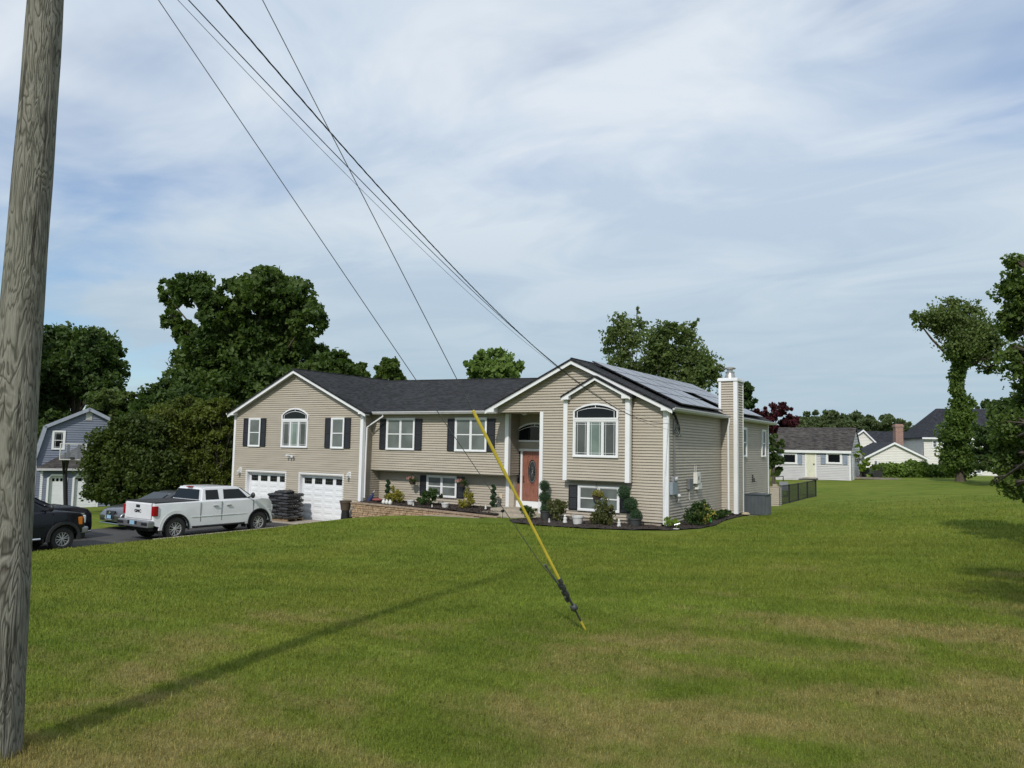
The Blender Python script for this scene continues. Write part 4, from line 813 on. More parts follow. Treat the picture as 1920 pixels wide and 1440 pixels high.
# rounded shrubs left of the garage wing
for lst, d, n_, l_ in (([(235, 862, 60, 70), (205, 880, 36, 58), (260, 820, 46, 40), (280, 880, 55, 60), (190, 915, 24, 26), (245, 915, 70, 32), (225, 800, 22, 18)], 40, 60000, 'largest rounded olive shrub, left one beside the driveway'),
                       ([(335, 800, 56, 48), (310, 840, 60, 60), (350, 760, 30, 18), (370, 850, 55, 70), (330, 900, 70, 46), (295, 775, 26, 20)], 42.5, 50000, 'rounded shrub with bright green tips between the other two shrubs'),
                       ([(405, 790, 34, 42), (420, 765, 18, 14), (385, 770, 24, 20), (415, 850, 30, 60), (395, 900, 40, 40), (430, 820, 14, 40)], 41.5, 30000, 'rounded shrub touching the left corner of the house')):
    q = P_(lst, d, .7); tree('large_shrub', l_, q, ground_at(lst[0][0], d), n_*.8, .17, LF_OLIVE if 'largest' in l_ else LF_OLIVE2, .12, cat='shrub', group='rounded shrubs beside the driveway', crown='foliage', clump=.2, per=70, shell=.6, wild=.09, flatz=.75)

# ------------------------------------------------------------------ garden plants on the beds
def zbed(x_, y_): return (-.06+.02*y_) if x_ < -6.9 and y_ > -.5 else gz(x_, y_)+.04
def plant(name, label, x, y, blobs, n_, size, lm, cat='shrub', group=None, stems=True, per=30, wild=.15, z=None, **k):
    z = zbed(x, y) if z is None else z; t = thing(name, label, cat, (x, y, z), group=group)
    bl = [((x+c[0], y+c[1], z+c[2]), r_) for c, r_ in blobs]
    leaf_mesh('foliage', clump_points(bl, n_, .3, per, .35, .8, wild), size, lm, t, local=(x, y, z), up=.2)
    if stems:
        mb = MB(); 
        for c, r_ in blobs: mb.tube([(0, 0, -.05), (c[0]*.4, c[1]*.4, c[2]*.5), c], [.02, .014, .008], 5)
        mb.build('stems', bark, t)
    return t
plant('golden_shrub', 'yellow-green shrub beside the left spiral topiary under the hanging basket', -12.95, .8, [((0, 0, .32), (.40, .35, .28)), ((-.15, 0, .5), (.22, .2, .2)), ((.25, 0, .3), (.3, .25, .22))], 1500, .075, LF_YEL, group='golden shrubs along the wall')
plant('golden_shrub', 'yellow-green shrub in front of the lower window right shutter', -8.95, .75, [((0, 0, .28), (.34, .3, .24)), ((.1, 0, .5), (.25, .2, .26)), ((-.3, 0, .18), (.2, .2, .15))], 1300, .075, LF_YEL, group='golden shrubs along the wall')
plant('green_shrub', 'dark green shrub in front of the left pane of the lower centre window', -10.95, .7, [((0, 0, .34), (.42, .36, .32)), ((.1, 0, .62), (.3, .25, .2)), ((.42, 0, .4), (.22, .2, .2)), ((-.35, 0, .25), (.22, .2, .2))], 1800, .09, LF_GRN)
plant('rose_bush', 'rust-tipped green bush between the ball topiary and the lower gable window', -3.85, -.85, [((0, 0, .45), (.32, .3, .24)), ((-.15, 0, .62), (.2, .2, .16)), ((.18, 0, .6), (.22, .2, .18)), ((0, 0, .22), (.25, .2, .2))], 2000, .07, LF_MIX)
plant('rose_bush', 'rust-tipped taller bush in front of the lower gable window', -1.95, -1.0, [((0, 0, .35), (.36, .3, .3)), ((-.05, 0, .7), (.24, .2, .25)), ((.3, 0, .45), (.2, .2, .2)), ((-.3, 0, .2), (.22, .2, .2)), ((.1, 0, .15), (.4, .3, .2))], 3200, .07, LF_MIX)
plant('rose_bush', 'low green bush in front of the entry steps', -5.0, -1.05, [((0, 0, .3), (.28, .25, .2)), ((-.2, 0, .42), (.15, .15, .14)), ((.2, 0, .25), (.2, .2, .2))], 900, .07, LF_GRN)
plant('lime_bush', 'small bright lime green bush at the front right corner of the house', .35, -.45, [((0, 0, .2), (.26, .24, .15)), ((-.15, 0, .24), (.16, .16, .12)), ((.16, 0, .2), (.16, .16, .12))], 1000, .06, LF_LIME)
plant('variegated_bush', 'big dark bush with yellow leaves below the electric boxes', .75, 1.2, [((0, 0, .45), (.42, .42, .36)), ((.1, .1, .7), (.3, .3, .22)), ((-.1, -.2, .3), (.36, .34, .3))], 1900, .085, LF_GRN)
leaf_mesh('yellow_leaves', clump_points([((.95, 1.15, .35), (.3, .35, .35))], 220, .3, 12, .6), .09, LF_YEL, bpy.data.objects['variegated_bush'], local=(.75, 1.2, zbed(.75, 1.2)))
plant('daylily_patch', 'low strap-leaved green ground cover along the side wall before the chimney', .5, 3.6, [((0, k*.45-1.4, .14), (.26, .3, .15)) for k in range(7)], 1500, .16, LF_GRN, cat='ground cover', stems=False)
t = thing('garden_marker', 'small bright green triangular leaf ornament in the side bed', 'garden ornament', (.75, 2.35, zbed(.75, 2.35))); mb = MB(); mb.prism([(-.09, .02), (.09, .02), (.0, .26)], -.01, .01); mb.build('leaf', mat('bright_green', (.03, .45, .08), .4), t)
def spiral(label, x, y, h):
    z = zbed(x, y); t = thing('spiral_topiary', label, 'topiary', (x, y, z), group='spiral topiaries against the lower wall'); pts = []
    for k in range(6000):
        u = RS.uniform(0, 1); a = u*2*PI*3.6; rr = .10*(1-.4*u); tr = .10*(1-.35*u); d = RS.normal(size=3); d /= np.linalg.norm(d)
        pts.append((x+rr*.6*math.cos(a)+d[0]*tr*1.1, y+rr*.6*math.sin(a)+d[1]*tr*1.1, z+.08+u*(h-.12)+d[2]*tr*.75))
    leaf_mesh('foliage', pts, .03, LF_TOP, t, local=(x, y, z)); mb = MB(); mb.tube([(0, 0, -.05), (0, 0, h*.95)], [.03, .01], 6)
    mb.build('stem', bark, t)
    mb = MB(); mb.lathe([(.09, 0), (.12, .08), (.12, .1)], (0, 0, -.03), 12); mb.build('pot', potdark, t)
spiral('spiral-clipped evergreen at the left end of the raised bed', -13.55, 1.0, 1.0); spiral('spiral-clipped evergreen by the entry steps', -7.85, 1.0, 1.02)
def balls(label, x, y, specs, pot=None, lean=0):
    z = zbed(x, y); t = thing('ball_topiary', label, 'topiary', (x, y, z), group='potted three-ball topiaries'); pts = []
    for (dx, dz, rr) in specs:
        n_ = int(9000*rr*rr*4); d = RS.normal(size=(n_, 3)); d /= np.linalg.norm(d, axis=1)[:, None]; d *= (rr*(.97+.10*RS.normal(size=n_)))[:, None]; pts.append(d+np.array([x+dx, y, z+dz]))
    leaf_mesh('foliage', np.concatenate(pts), .034, LF_TOP, t, local=(x, y, z), up=.1)
    mb = MB(); mb.tube([(0, 0, .1)]+[(dx, 0, dz) for dx, dz, rr in sorted(specs, key=lambda s: s[1])], .02, 6); mb.build('stem', bark, t)
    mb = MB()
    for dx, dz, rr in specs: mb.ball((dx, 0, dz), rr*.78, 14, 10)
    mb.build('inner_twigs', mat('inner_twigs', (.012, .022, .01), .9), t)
    mb = MB(); r_, h = pot; mb.lathe([(r_*.72, -.04), (r_*.95, h*.8), (r_*1.05, h*.85), (r_*1.05, h), (r_*.9, h), (r_*.86, h-.05), (.01, h-.06)], (0, 0, 0), 18); mb.build('pot', potdark, t, smooth=True)
balls('three-ball topiary in a dark pot right of the front door', -4.62, -.35, [(-.06, 1.22, .19), (-.05, .78, .21), (0, .34, .2)], (.2, .30))
balls('leaning three-ball topiary in a dark pot right of the lower gable window', -.95, -.55, [(-.42, 1.12, .22), (-.16, .72, .24), (.05, .33, .21)], (.24, .26))
def basket(label, x, y, z, zh, lm, extra=None):
    t = thing('hanging_basket', label, 'hanging basket', (x, y, z), group='hanging flower baskets')
    mb = MB(); mb.lathe([(.001, -.17), (.10, -.15), (.15, -.02), (.16, 0), (.12, 0)], (0, 0, 0), 16); mb.build('basket', mat('coir_basket', (.06, .04, .03), .9), t, smooth=True)
    mb = MB()
    for k in range(3): a = 2*PI*k/3; mb.tube([(.15*math.cos(a), .15*math.sin(a), 0), (0, 0, zh-.08)], .004, 4)
    mb.tube([(0, 0, zh-.08), (0, 0, zh)], .006, 4); mb.build('chain', darkmetal, t)
    leaf_mesh('foliage', clump_points([((x, y, z+.08), (.24, .2, .12)), ((x+.12, y, z), (.14, .14, .12))], 420, .4, 14, .4), .055, LF_GRN if extra else lm, t, local=(x, y, z))
    if extra: leaf_mesh('flowers', clump_points([((x-.1, y-.06, z+.12), (.2, .12, .1))], 170, .4, 10, .3), .05, extra, t, local=(x, y, z))
basket('pink-flowered hanging basket above the left golden shrub', -12.35, 1.25, .93, .43, LF_LIGHT, LF_PINK); basket('faded pink hanging basket over the right shutter of the lower centre window', -9.6, 1.25, .93, .43, LF_MIX, LF_PINK); basket('hanging basket with yellow-green leaves in front of the lower gable window', -2.6, -.2, .83, .5, LF_YEL)
def pot(label, x, y, r_, h, m_, name='flower_pot', rim=True):
    z = zbed(x, y); t = thing(name, label, 'pot', (x, y, z-.01)); mb = MB(); mb.lathe([(r_*.75, 0), (r_*.95, h*.78), (r_*1.04, h*.8), (r_*1.04, h), (r_*.92, h), (r_*.88, h*.8), (.01, h*.78)], (0, 0, 0), 20); mb.build('pot', m_, t, smooth=True)
    mb = MB(); mb.lathe([(r_*.86, h*.8), (.01, h*.83)], (0, 0, 0), 14); mb.build('soil', MULCH, t); return t
pot('round white pot left of the green shrub in the raised bed', -11.75, .45, .17, .22, potwhite); pot('grey-white pot right of the green shrub in the raised bed', -9.85, .4, .17, .2, potwhite); pot('white ribbed pot in front of the lower gable window', -2.75, -1.35, .2, .28, potwhite)
t = pot('empty dark barrel pot standing at the garage wing corner beside the block wall', -14.9, -.25, .26, .42, mat('brown_barrel', (.07, .05, .035), .8), 'barrel_planter'); t.location.z = -.42
mb = MB(); mb.lathe([(.17, -.45), (.2, -.43), (.17, 0)], (0, 0, 0), 12); mb.build('stand', darkmetal, t)
for i, (dx, l_) in enumerate(((0, 'left'), (.21, 'middle'), (.43, 'right'))):
    x_ = -13.0+dx; t = thing('goose_figurine', l_+' white egg-shaped figurine of the three on the block wall bed edge', 'figurine', (x_, .12-.03*i, -.06), group='three white figurines'); mb = MB(); mb.lathe([(.06, 0), (.085, .05), (.08, .12), (.045, .17), (.03, .19), (.001, .20)], (0, 0, 0), 14); mb.build('body', ceramic, t, smooth=True)
    mb = MB(); mb.ball((0, -.02, .19), (.03, .035, .03)); mb.build('head', ceramic, t, smooth=True)
def figure(label, x, y, h, m_, name='garden_figurine'):
    t = thing(name, label, 'figurine', (x, y, zbed(x, y))); mb = MB(); mb.lathe([(h*.28, 0), (h*.30, h*.1), (h*.2, h*.35), (h*.26, h*.55), (h*.16, h*.68), (.001, h*.72)], (0, 0, 0), 12); mb.build('body', m_, t, smooth=True)
    mb = MB(); mb.ball((0, -.01, h*.84), h*.17); mb.build('head', m_, t, smooth=True)
figure('white garden statue left of the white ribbed pot', -3.25, -1.35, .28, ceramic); figure('small white ornament beside the green shrub in the raised bed', -11.4, .2, .14, ceramic); figure('tiny white ornament under the lower centre window', -10.35, .15, .12, ceramic); figure('white ornament between the rust-tipped bush and the leaning topiary', -1.25, -1.2, .24, ceramic); figure('pale ornament lying at the left of the gable bed', -3.75, -1.6, .14, potwhite); figure('white ornament at the foot of the right spiral topiary', -8.15, .9, .18, ceramic)
t = thing('spotlight', 'small silver garden spotlight in front of the lime bush', 'garden light', (.62, -.75, zbed(.62, -.75))); mb = MB(); mb.tube([(0, 0, 0), (0, 0, .14)], .015, 6); mb.tube([(-.06, -.04, .13), (.09, .05, .17)], [.035, .05], 10); mb.build('lamp_head', chrome, t, smooth=True); mb = MB(); mb.box(-.09, .09, -.05, .05, 0, .025); mb.build('base', lightgrey, t)
t = thing('solar_light', 'black stake light at the foot of the entry steps', 'garden light', (-6.1, -1.0, gz(-6.1, -1))); mb = MB(); mb.tube([(0, 0, 0), (0, 0, .28)], .01, 6); mb.build('stake', darkmetal, t); mb = MB(); mb.lathe([(.05, .24), (.06, .3), (.08, .31), (.001, .35)], (0, 0, 0), 12); mb.build('lamp_head', darkmetal, t)
t = thing('folded_umbrella', 'dark blue folded garden umbrella leaning in the wing corner', 'umbrella', (-14.35, .75, -.06)); mb = MB(); mb.tube([(-.1, 0, .0), (.02, .05, .2), (.10, .1, .42)], [.12, .09, .01], 8); mb.build('canopy', mat('navy_cloth', (.02, .03, .09), .8), t); mb = MB(); mb.tube([(-.1, 0, 0), (.12, .12, .5)], .012, 5); mb.build('pole', white, t)
t = thing('cushion', 'faded red cushion lying in the wing corner of the raised bed', 'cushion', (-13.95, .75, -.04)); mb = MB(); mb.ball((0, 0, .08), (.26, .18, .08), 16, 10); mb.build('cover', mat('faded_red_cloth', (.22, .06, .06), .85), t, smooth=True)
# hoe, hose bib clutter by the garage corner foundation
t = thing('garden_stakes', 'pale sticks and a rusty edging frame leaning on the foundation right of the garage', 'garden stakes', (-15.2, .25, -.9)); mb = MB()
for k in range(5): mb.tube([(-.1+k*.11, -.02, 0), (-.08+k*.1, .12, .5)], .012, 5)
mb.build('sticks', lightgrey, t); mb = MB(); mb.box(-.2, .35, -.06, -.02, .0, .14); mb.build('edging', mat('rust', (.16, .06, .03), .9), t)

# ------------------------------------------------------------------ vehicles (local +x forward, +y left, rear axle at x=0)
def carpaint(name, c, metal=0., rough=.28):
    g = G(name).set(rough, metal, .5); g.b.inputs['Coat Weight'].default_value = .7; g.b.inputs['Coat Roughness'].default_value = .06; p = g.pos(True)
    g.col(g.mix(g.noise(p, 2.5, 3, .6), tuple(x*.93 for x in c), c)); g.bump(g.noise(p, 2, 2, .5, 0, 0, 1), .03, .02); return g.m
def wheel(par, x, y, r_, wd, rim_r, spokes=6, rimm=None, double=True):
    s_ = 1 if y > 0 else -1; rimm = rimm or alloy
    w_ = bpy.data.objects.new('wheel', None); col.objects.link(w_); w_.parent = par; w_.location = (x, y, r_)
    mb = MB(); h = wd/2; mb.lathe([(rim_r, -h*.8), (rim_r+.02, -h), (r_*.93, -h*.98), (r_*.985, -h*.8), (r_, -h*.4), (r_, h*.4), (r_*.985, h*.8), (r_*.93, h*.98), (rim_r+.02, h), (rim_r, h*.8)], (0, 0, 0), 36, 'y', cap=False); mb.build('tyre', rubber, w_, smooth=True)
    mb = MB(); f = h*.72*s_; mb.lathe([(rim_r, f*.2), (rim_r*.98, f*1.1), (rim_r*.93, f*1.08), (rim_r*.9, f*.3)], (0, 0, 0), 32, 'y', cap=False)
    mb.lathe([(.001, f*1.12), (rim_r*.2, f*1.1), (rim_r*.24, f*.8), (rim_r*.24, f*.4)], (0, 0, 0), 16, 'y', cap=False)
    for k in range(spokes):
        a0 = 2*PI*k/spokes+.3
        for off in ((-.16, .16) if double else (0,)):
            a = a0; b = a0+off*1.5; ww = rim_r*(.06 if double else .11)
            p0 = Vector((math.cos(a)*rim_r*.18, f*1.02, math.sin(a)*rim_r*.18)); p1 = Vector((math.cos(b)*rim_r*.95, f*.98, math.sin(b)*rim_r*.95)); q = (p1-p0).normalized().cross(Vector((0, 1, 0)))*ww
            dz = Vector((0, -f*.35, 0)); mb.add([p0-q, p0+q, p1+q, p1-q, p0-q+dz, p0+q+dz, p1+q+dz, p1-q+dz], [(0, 1, 2, 3), (0, 4, 5, 1), (1, 5, 6, 2), (2, 6, 7, 3), (3, 7, 4, 0)])
    mb.build('rim', rimm, w_, smooth=False)
    mb = MB(); mb.lathe([(.001, f*.25), (rim_r*.92, f*.2)], (0, 0, 0), 24, 'y', cap=False); mb.build('brake_disc', darkmetal, w_); return w_
def body(par, prof, hw, mat_, arches, name='body', bevel=.05):
    """side outline (x,z) listed clockwise over the top; lower edge gets wheel-arch cutouts; tapered in plan at both ends, tumblehome above the belt"""
    P = list(prof); low = P[-1][1]; xs_ = sorted(arches, key=lambda a: -a[0]); pts = []
    for (ax, az, ar) in xs_:
        th = math.asin((low-az)/ar) if abs(low-az) < ar else 0
        for k in range(15):
            a = th+(PI-2*th)*k/14; pts.append((ax+ar*math.cos(a), az+ar*math.sin(a)))
    allp = P+pts; n_ = len(allp); xmin = min(p[0] for p in allp); xmax = max(p[0] for p in allp); zb = max(p[1] for p in allp)
    def half(x, z):
        e = 1.0
        if x > xmax-.55: e -= .13*((x-(xmax-.55))/.55)**2
        if x < xmin+.35: e -= .05*((xmin+.35-x)/.35)**2
        return hw*e*(1-.035*max(0, (z-low-.35)/(zb-low)))
    bm = bmesh.new(); Lf = [bm.verts.new((x, half(x, z), z)) for x, z in allp]; Rt = [bm.verts.new((x, -half(x, z), z)) for x, z in allp]
    f1 = bm.faces.new(Lf); f2 = bm.faces.new(Rt[::-1])
    for i in range(n_): j = (i+1) % n_; bm.faces.new((Lf[i], Rt[i], Rt[j], Lf[j]))
    ed = [e for e in bm.edges if len(e.link_faces) == 2 and (f1 in e.link_faces or f2 in e.link_faces) and min(v.co.z for v in e.verts) > low+.12 and not any(abs((v.co.x-ax)**2+(v.co.z-az)**2-ar*ar) < .003 for v in e.verts for ax, az, ar in arches)]
    bmesh.ops.recalc_face_normals(bm, faces=bm.faces); bmesh.ops.bevel(bm, geom=ed, offset=bevel, segments=4, affect='EDGES', profile=.5, clamp_overlap=True)
    bmesh.ops.triangulate(bm, faces=[f for f in bm.faces if len(f.verts) > 4])
    me = bpy.data.meshes.new(name); bm.to_mesh(me); bm.free(); me.polygons.foreach_set('use_smooth', [True]*len(me.polygons)); me.set_sharp_from_angle(angle=R(32)); me.materials.append(mat_)
    o = bpy.data.objects.new(name, me); col.objects.link(o); o.parent = par; return o, half
class Cab:
    """greenhouse: roof line points (x,z) over belt points; sides lean in"""
    def __init__(s, par, outline, hb, ht, zb, zt, mat_, name='cab', bevel=.06):
        s.hb, s.ht, s.zb, s.zt = hb, ht, zb, zt; bm = bmesh.new(); A = [bm.verts.new((x, s.y(z), z)) for x, z in outline]; B = [bm.verts.new((x, -s.y(z), z)) for x, z in outline]
        bm.faces.new(A); bm.faces.new(B[::-1])
        for i in range(len(A)): j = (i+1) % len(A); bm.faces.new((A[i], B[i], B[j], A[j]))
        bmesh.ops.recalc_face_normals(bm, faces=bm.faces)
        bmesh.ops.bevel(bm, geom=[e for e in bm.edges if min(v.co.z for v in e.verts) > zb+.02 or abs(e.verts[0].co.z-e.verts[1].co.z) > .1], offset=bevel, segments=4, affect='EDGES', clamp_overlap=True)
        me = bpy.data.meshes.new(name); bm.to_mesh(me); bm.free(); me.polygons.foreach_set('use_smooth', [True]*len(me.polygons)); me.set_sharp_from_angle(angle=R(35)); me.materials.append(mat_); o = bpy.data.objects.new(name, me); col.objects.link(o); o.parent = par; s.par = par
    def y(s, z): return s.hb+(s.ht-s.hb)*(z-s.zb)/(s.zt-s.zb)
    def side(s, P, name, m_, off=.006, sides=(-1, 1)):
        for q in sides:
            mb = MB(); pts = [(x, q*(s.y(z)+off), z) for x, z in P]; mb.add(pts, [tuple(range(len(P))) if q < 0 else tuple(range(len(P)-1, -1, -1))]); mb.build(name, m_, s.par)
    def cross(s, p0, p1, inset, name, m_, nrm, zoff=.008):
        mb = MB(); d = Vector((nrm[0], 0, nrm[1])).normalized()*zoff
        a = [Vector((p0[0], q*(s.y(p0[1])-inset), p0[1]))+d for q in (-1, 1)]; b = [Vector((p1[0], q*(s.y(p1[1])-inset), p1[1]))+d for q in (1, -1)]
        mb.add([tuple(v) for v in a+b], [(0, 1, 2, 3)]); mb.build(name, m_, s.par)
def strip(par, name, boxes, m_, bevel=0):
    mb = MB()
    for b in boxes: mb.box(*b)
    return mb.build(name, m_, par, bevel=bevel, seg=2)
def arch_trim(par, ax, az, ar, hw, m_, w_=.05, out=.035, a0=-.15):
    for s_ in (-1, 1):
        mb = MB(); n_ = 18
        for k in range(n_):
            t, u = a0+(PI-2*a0)*k/n_, a0+(PI-2*a0)*(k+1)/n_
            P = [(ax+ar*math.cos(t), az+ar*math.sin(t)), (ax+(ar+w_)*math.cos(t), az+(ar+w_)*math.sin(t)), (ax+(ar+w_)*math.cos(u), az+(ar+w_)*math.sin(u)), (ax+ar*math.cos(u), az+ar*math.sin(u))]
            mb.prism(P, s_*(hw-.06), s_*(hw+out))
        mb.build('wheel_arch', m_, par)
PLATE = mat('number_plate', (.25, .42, .58), .5, var=.15, scale=30); RED = mat('tail_lamp_red', (.28, .006, .010), .15, var=.3, scale=20); LAMP = mat('headlamp_glass', (.55, .57, .6), .08, var=.25, scale=14); AMBER = mat('amber_lamp', (.55, .16, .02), .2); SEAM = mat('panel_gap', (.02, .02, .02), .8)
def text_mesh(s, size, mat_, par, M, name='lettering', depth=.006):
    cu = bpy.data.curves.new(name, 'FONT'); cu.body = s; cu.size = size; cu.extrude = depth; cu.align_x = 'CENTER'; cu.align_y = 'CENTER'; cu.offset = size*.03
    o = bpy.data.objects.new('tmp', cu); col.objects.link(o); dg = bpy.context.evaluated_depsgraph_get(); me = bpy.data.meshes.new_from_object(o.evaluated_get(dg)); bpy.data.objects.remove(o)
    me.name = name; me.transform(M); me.materials.clear(); me.materials.append(mat_); q = bpy.data.objects.new(name, me); col.objects.link(q); q.parent = par; return q
def pickup(name, label, cat, loc, rz, paint, WB=3.645, r_=.42, white_=True, bedl=.86, hood_z=1.385, amber=False, facing_plate=True, tonneau=True, cabx=(.98, 1.12, 2.78, 3.50), roof=1.90, belt=1.38, front=.74, hw=1.0, rimr=.25, letters=None, archm=None, rows=((1.20, 1.80), (1.98, 3.12))):
    t = thing(name, label, cat, loc, rz); fx = WB+front; bl = belt
    prof = [(-bedl, .60), (-bedl-.02, .95), (-bedl-.01, bl), (cabx[0], bl+.01), (cabx[3]-.12, bl), (cabx[3]+.05, bl+.005), (fx-.6, hood_z+.01), (fx-.22, hood_z-.045), (fx-.06, hood_z-.16), (fx, 1.0), (fx-.02, .60), (fx-.3, .48)]
    prof += []; arch = [(WB, r_+.02, r_+.09), (0, r_+.02, r_+.09)]
    b, half = body(t, prof, hw, paint, arch)
    c = Cab(t, [(cabx[0], bl-.04), (cabx[1], roof-.05), (cabx[1]+.15, roof), (cabx[2]-.3, roof), (cabx[2], roof-.04), (cabx[3], bl-.04)], hw-.06, hw-.25, bl, roof, paint)
    for (a, d) in rows:
        sl = (cabx[3]-cabx[2])/(roof-bl); zt = roof-.12; x1t = min(d, cabx[3]-.18-sl*(zt-bl)); 
        c.side([(a+.02, bl+.04), (d, bl+.04), (x1t, zt), (a+.06, zt)], 'side_window', CARG)
    c.cross((cabx[0]+.01, bl+.06), (cabx[1]-.02, roof-.1), .10, 'rear_window', CARG, (-1, .25), .012); c.cross((cabx[3]-.06, bl+.03), (cabx[2]+.08, roof-.08), .07, 'windscreen', CARG, (.6, .6), .02)
    strip(t, 'chassis', [(-.9, fx-.3, -hw+.25, hw-.25, .38, .62)], darkmetal); [strip(t, 'wheel_well', [(q-.48, q+.48, -hw+.12, hw-.12, .5, .98)], SEAM) for q in (0, WB)]
    for x_ in (0, WB):
        for s_ in (-1, 1): wheel(t, x_, s_*(hw-.15), r_, .27, rimr)
    am = archm or blackp
    if archm is None:
        for x_ in (0, WB): arch_trim(t, x_, r_+.02, r_+.115, hw-.02, paint, .12, .012, -.05)
    for x_ in (0, WB): arch_trim(t, x_, r_+.02, r_+.075, hw+.01, am, .045 if archm is None else .09, .012 if archm is None else .05)
    # seams, handles, mirrors
    s2 = [cabx[0]+.0, rows[0][0]-.08+0, rows[0][1]+.08, rows[1][1]+.30]
    for x_ in (cabx[0], (rows[0][1]+rows[1][0])/2, rows[1][1]+.22): strip(t, 'door_gap', [(x_, x_+.012, s_*(hw-.012) if s_ > 0 else -hw-.003, hw+.003 if s_ > 0 else -(hw-.012), .62, bl-.05) for s_ in (-1, 1)], SEAM)
    for x_ in (rows[0][1]-.28, rows[1][0]+.12):
        for s_ in (-1, 1): strip(t, 'door_handle', [(x_, x_+.2, min(s_*(hw-.01), s_*(hw+.035)), max(s_*(hw-.01), s_*(hw+.035)), bl-.21, bl-.175)], alloy, .008)
    for s_ in (-1, 1):
        mb = MB(); mb.tube([(rows[1][1]+.02, s_*(hw-.08), bl+.05), (rows[1][1]+.05, s_*(hw+.12), bl+.10)], .03, 6); mb.ball((rows[1][1]+.05, s_*(hw+.17), bl+.14), (.07, .11, .12), 12, 8); mb.build('mirror', blackp, t, smooth=True)
    for s_ in (-1, 1):   # lower body crease, running board
        strip(t, 'side_moulding', [(.62, WB-.6, min(s_*(hw-.02), s_*(hw+.008)), max(s_*(hw-.02), s_*(hw+.008)), .80, .83)], paint, .004)
        mb = MB(); mb.tube([(.75, s_*(hw-.02), .44), (WB-.72, s_*(hw-.02), .44)], .045, 8); mb.build('running_board', darkmetal if white_ else chrome, t, smooth=True)
    if tonneau: strip(t, 'bed_cover', [(-bedl+.02, cabx[0]-.02, -hw+.07, hw-.07, bl+.0, bl+.035)], rubber, .01)
    # tail
    strip(t, 'tailgate', [(-bedl-.045, -bedl-.0, -hw+.17, hw-.17, .80, bl-.02)], paint, .02); [strip(t, 'tailgate_gap', [(-bedl-.025, -bedl, a_, a_+.015, .8, bl)], SEAM) for a_ in (-hw+.15, hw-.165)]
    for s_ in (-1, 1): strip(t, 'tail_light', [(-bedl-.035, -bedl+.14, min(s_*(hw-.155), s_*(hw+.004)), max(s_*(hw-.155), s_*(hw+.004)), .93, bl-.10)], RED, .02)
    strip(t, 'brake_light', [(cabx[1]-.03, cabx[1]+.08, -.17, .17, roof-.035, roof+.005)], RED, .01)
    mb = MB(); mb.box(-bedl-.24, -bedl+.02, -hw+.02, hw-.02, .52, .76); mb.build('rear_bumper', mat('dull_chrome', (.26, .27, .29), .35, .6), t, bevel=.05, seg=3); strip(t, 'bumper_step', [(-bedl-.245, -bedl-.2, -hw+.05, -hw+.42, .60, .70), (-bedl-.245, -bedl-.2, hw-.42, hw-.05, .60, .70), (-bedl-.246, -bedl-.2, -.30, .30, .62, .74)], blackp)
    strip(t, 'number_plate', [(-bedl-.252, -bedl-.246, -.15, .15, .60, .74)], PLATE)
    strip(t, 'gate_handle', [(-bedl-.06, -bedl-.04, -.12, .12, 1.20, 1.30)], blackp, .006)
    if letters: text_mesh(letters, .15, darkmetal, t, Matrix.Translation((-bedl-.05, 0, 1.07)) @ Matrix.Rotation(-PI/2, 4, 'Z') @ Matrix.Rotation(PI/2, 4, 'X') @ Matrix.Scale(1.3, 4, (1, 0, 0)))
    # nose
    strip(t, 'grille', [(fx-.05, fx+.012, -.62, .62, .78, 1.10)], mat('dark_grille', (.03, .03, .03), .4), .02); strip(t, 'grille_frame', [(fx-.06, fx+.022, -.66, .66, 1.10, 1.15), (fx-.06, fx+.022, -.66, .66, .74, .78), (fx-.05, fx+.02, -.6, .6, .92, .94), (fx-.05, fx+.02, -.6, .6, 1.01, 1.03)], chrome, .01)
    for s_ in (-1, 1):
        strip(t, 'headlight', [(fx-.26, fx-.0, min(s_*.66, s_*(hw-.10)), max(s_*.66, s_*(hw-.10)), .84, 1.10)], LAMP, .03); strip(t, 'turn_signal', [(fx-.30, fx-.14, min(s_*(hw-.14), s_*(hw-.05)), max(s_*(hw-.14), s_*(hw-.05)), .80 if amber else .9, 1.06 if amber else .94)], AMBER if amber else LAMP, .02)
    mb = MB(); mb.box(fx-.2, fx+.10, -hw+.08, hw-.08, .50, .72); mb.build('front_bumper', MATS['dull_chrome'], t, bevel=.06, seg=3); strip(t, 'air_dam', [(fx-.25, fx+.03, -hw+.15, hw-.15, .34, .50)], blackp, .02)
    for s_ in (-1, 1): mb = MB(); mb.box(-.62, -.58, s_*(hw-.15)-.13, s_*(hw-.15)+.13, .28, .58); mb.box(WB-.64, WB-.60, s_*(hw-.15)-.13, s_*(hw-.15)+.13, .28, .55); mb.build('mud_flap', rubber, t)
    return t
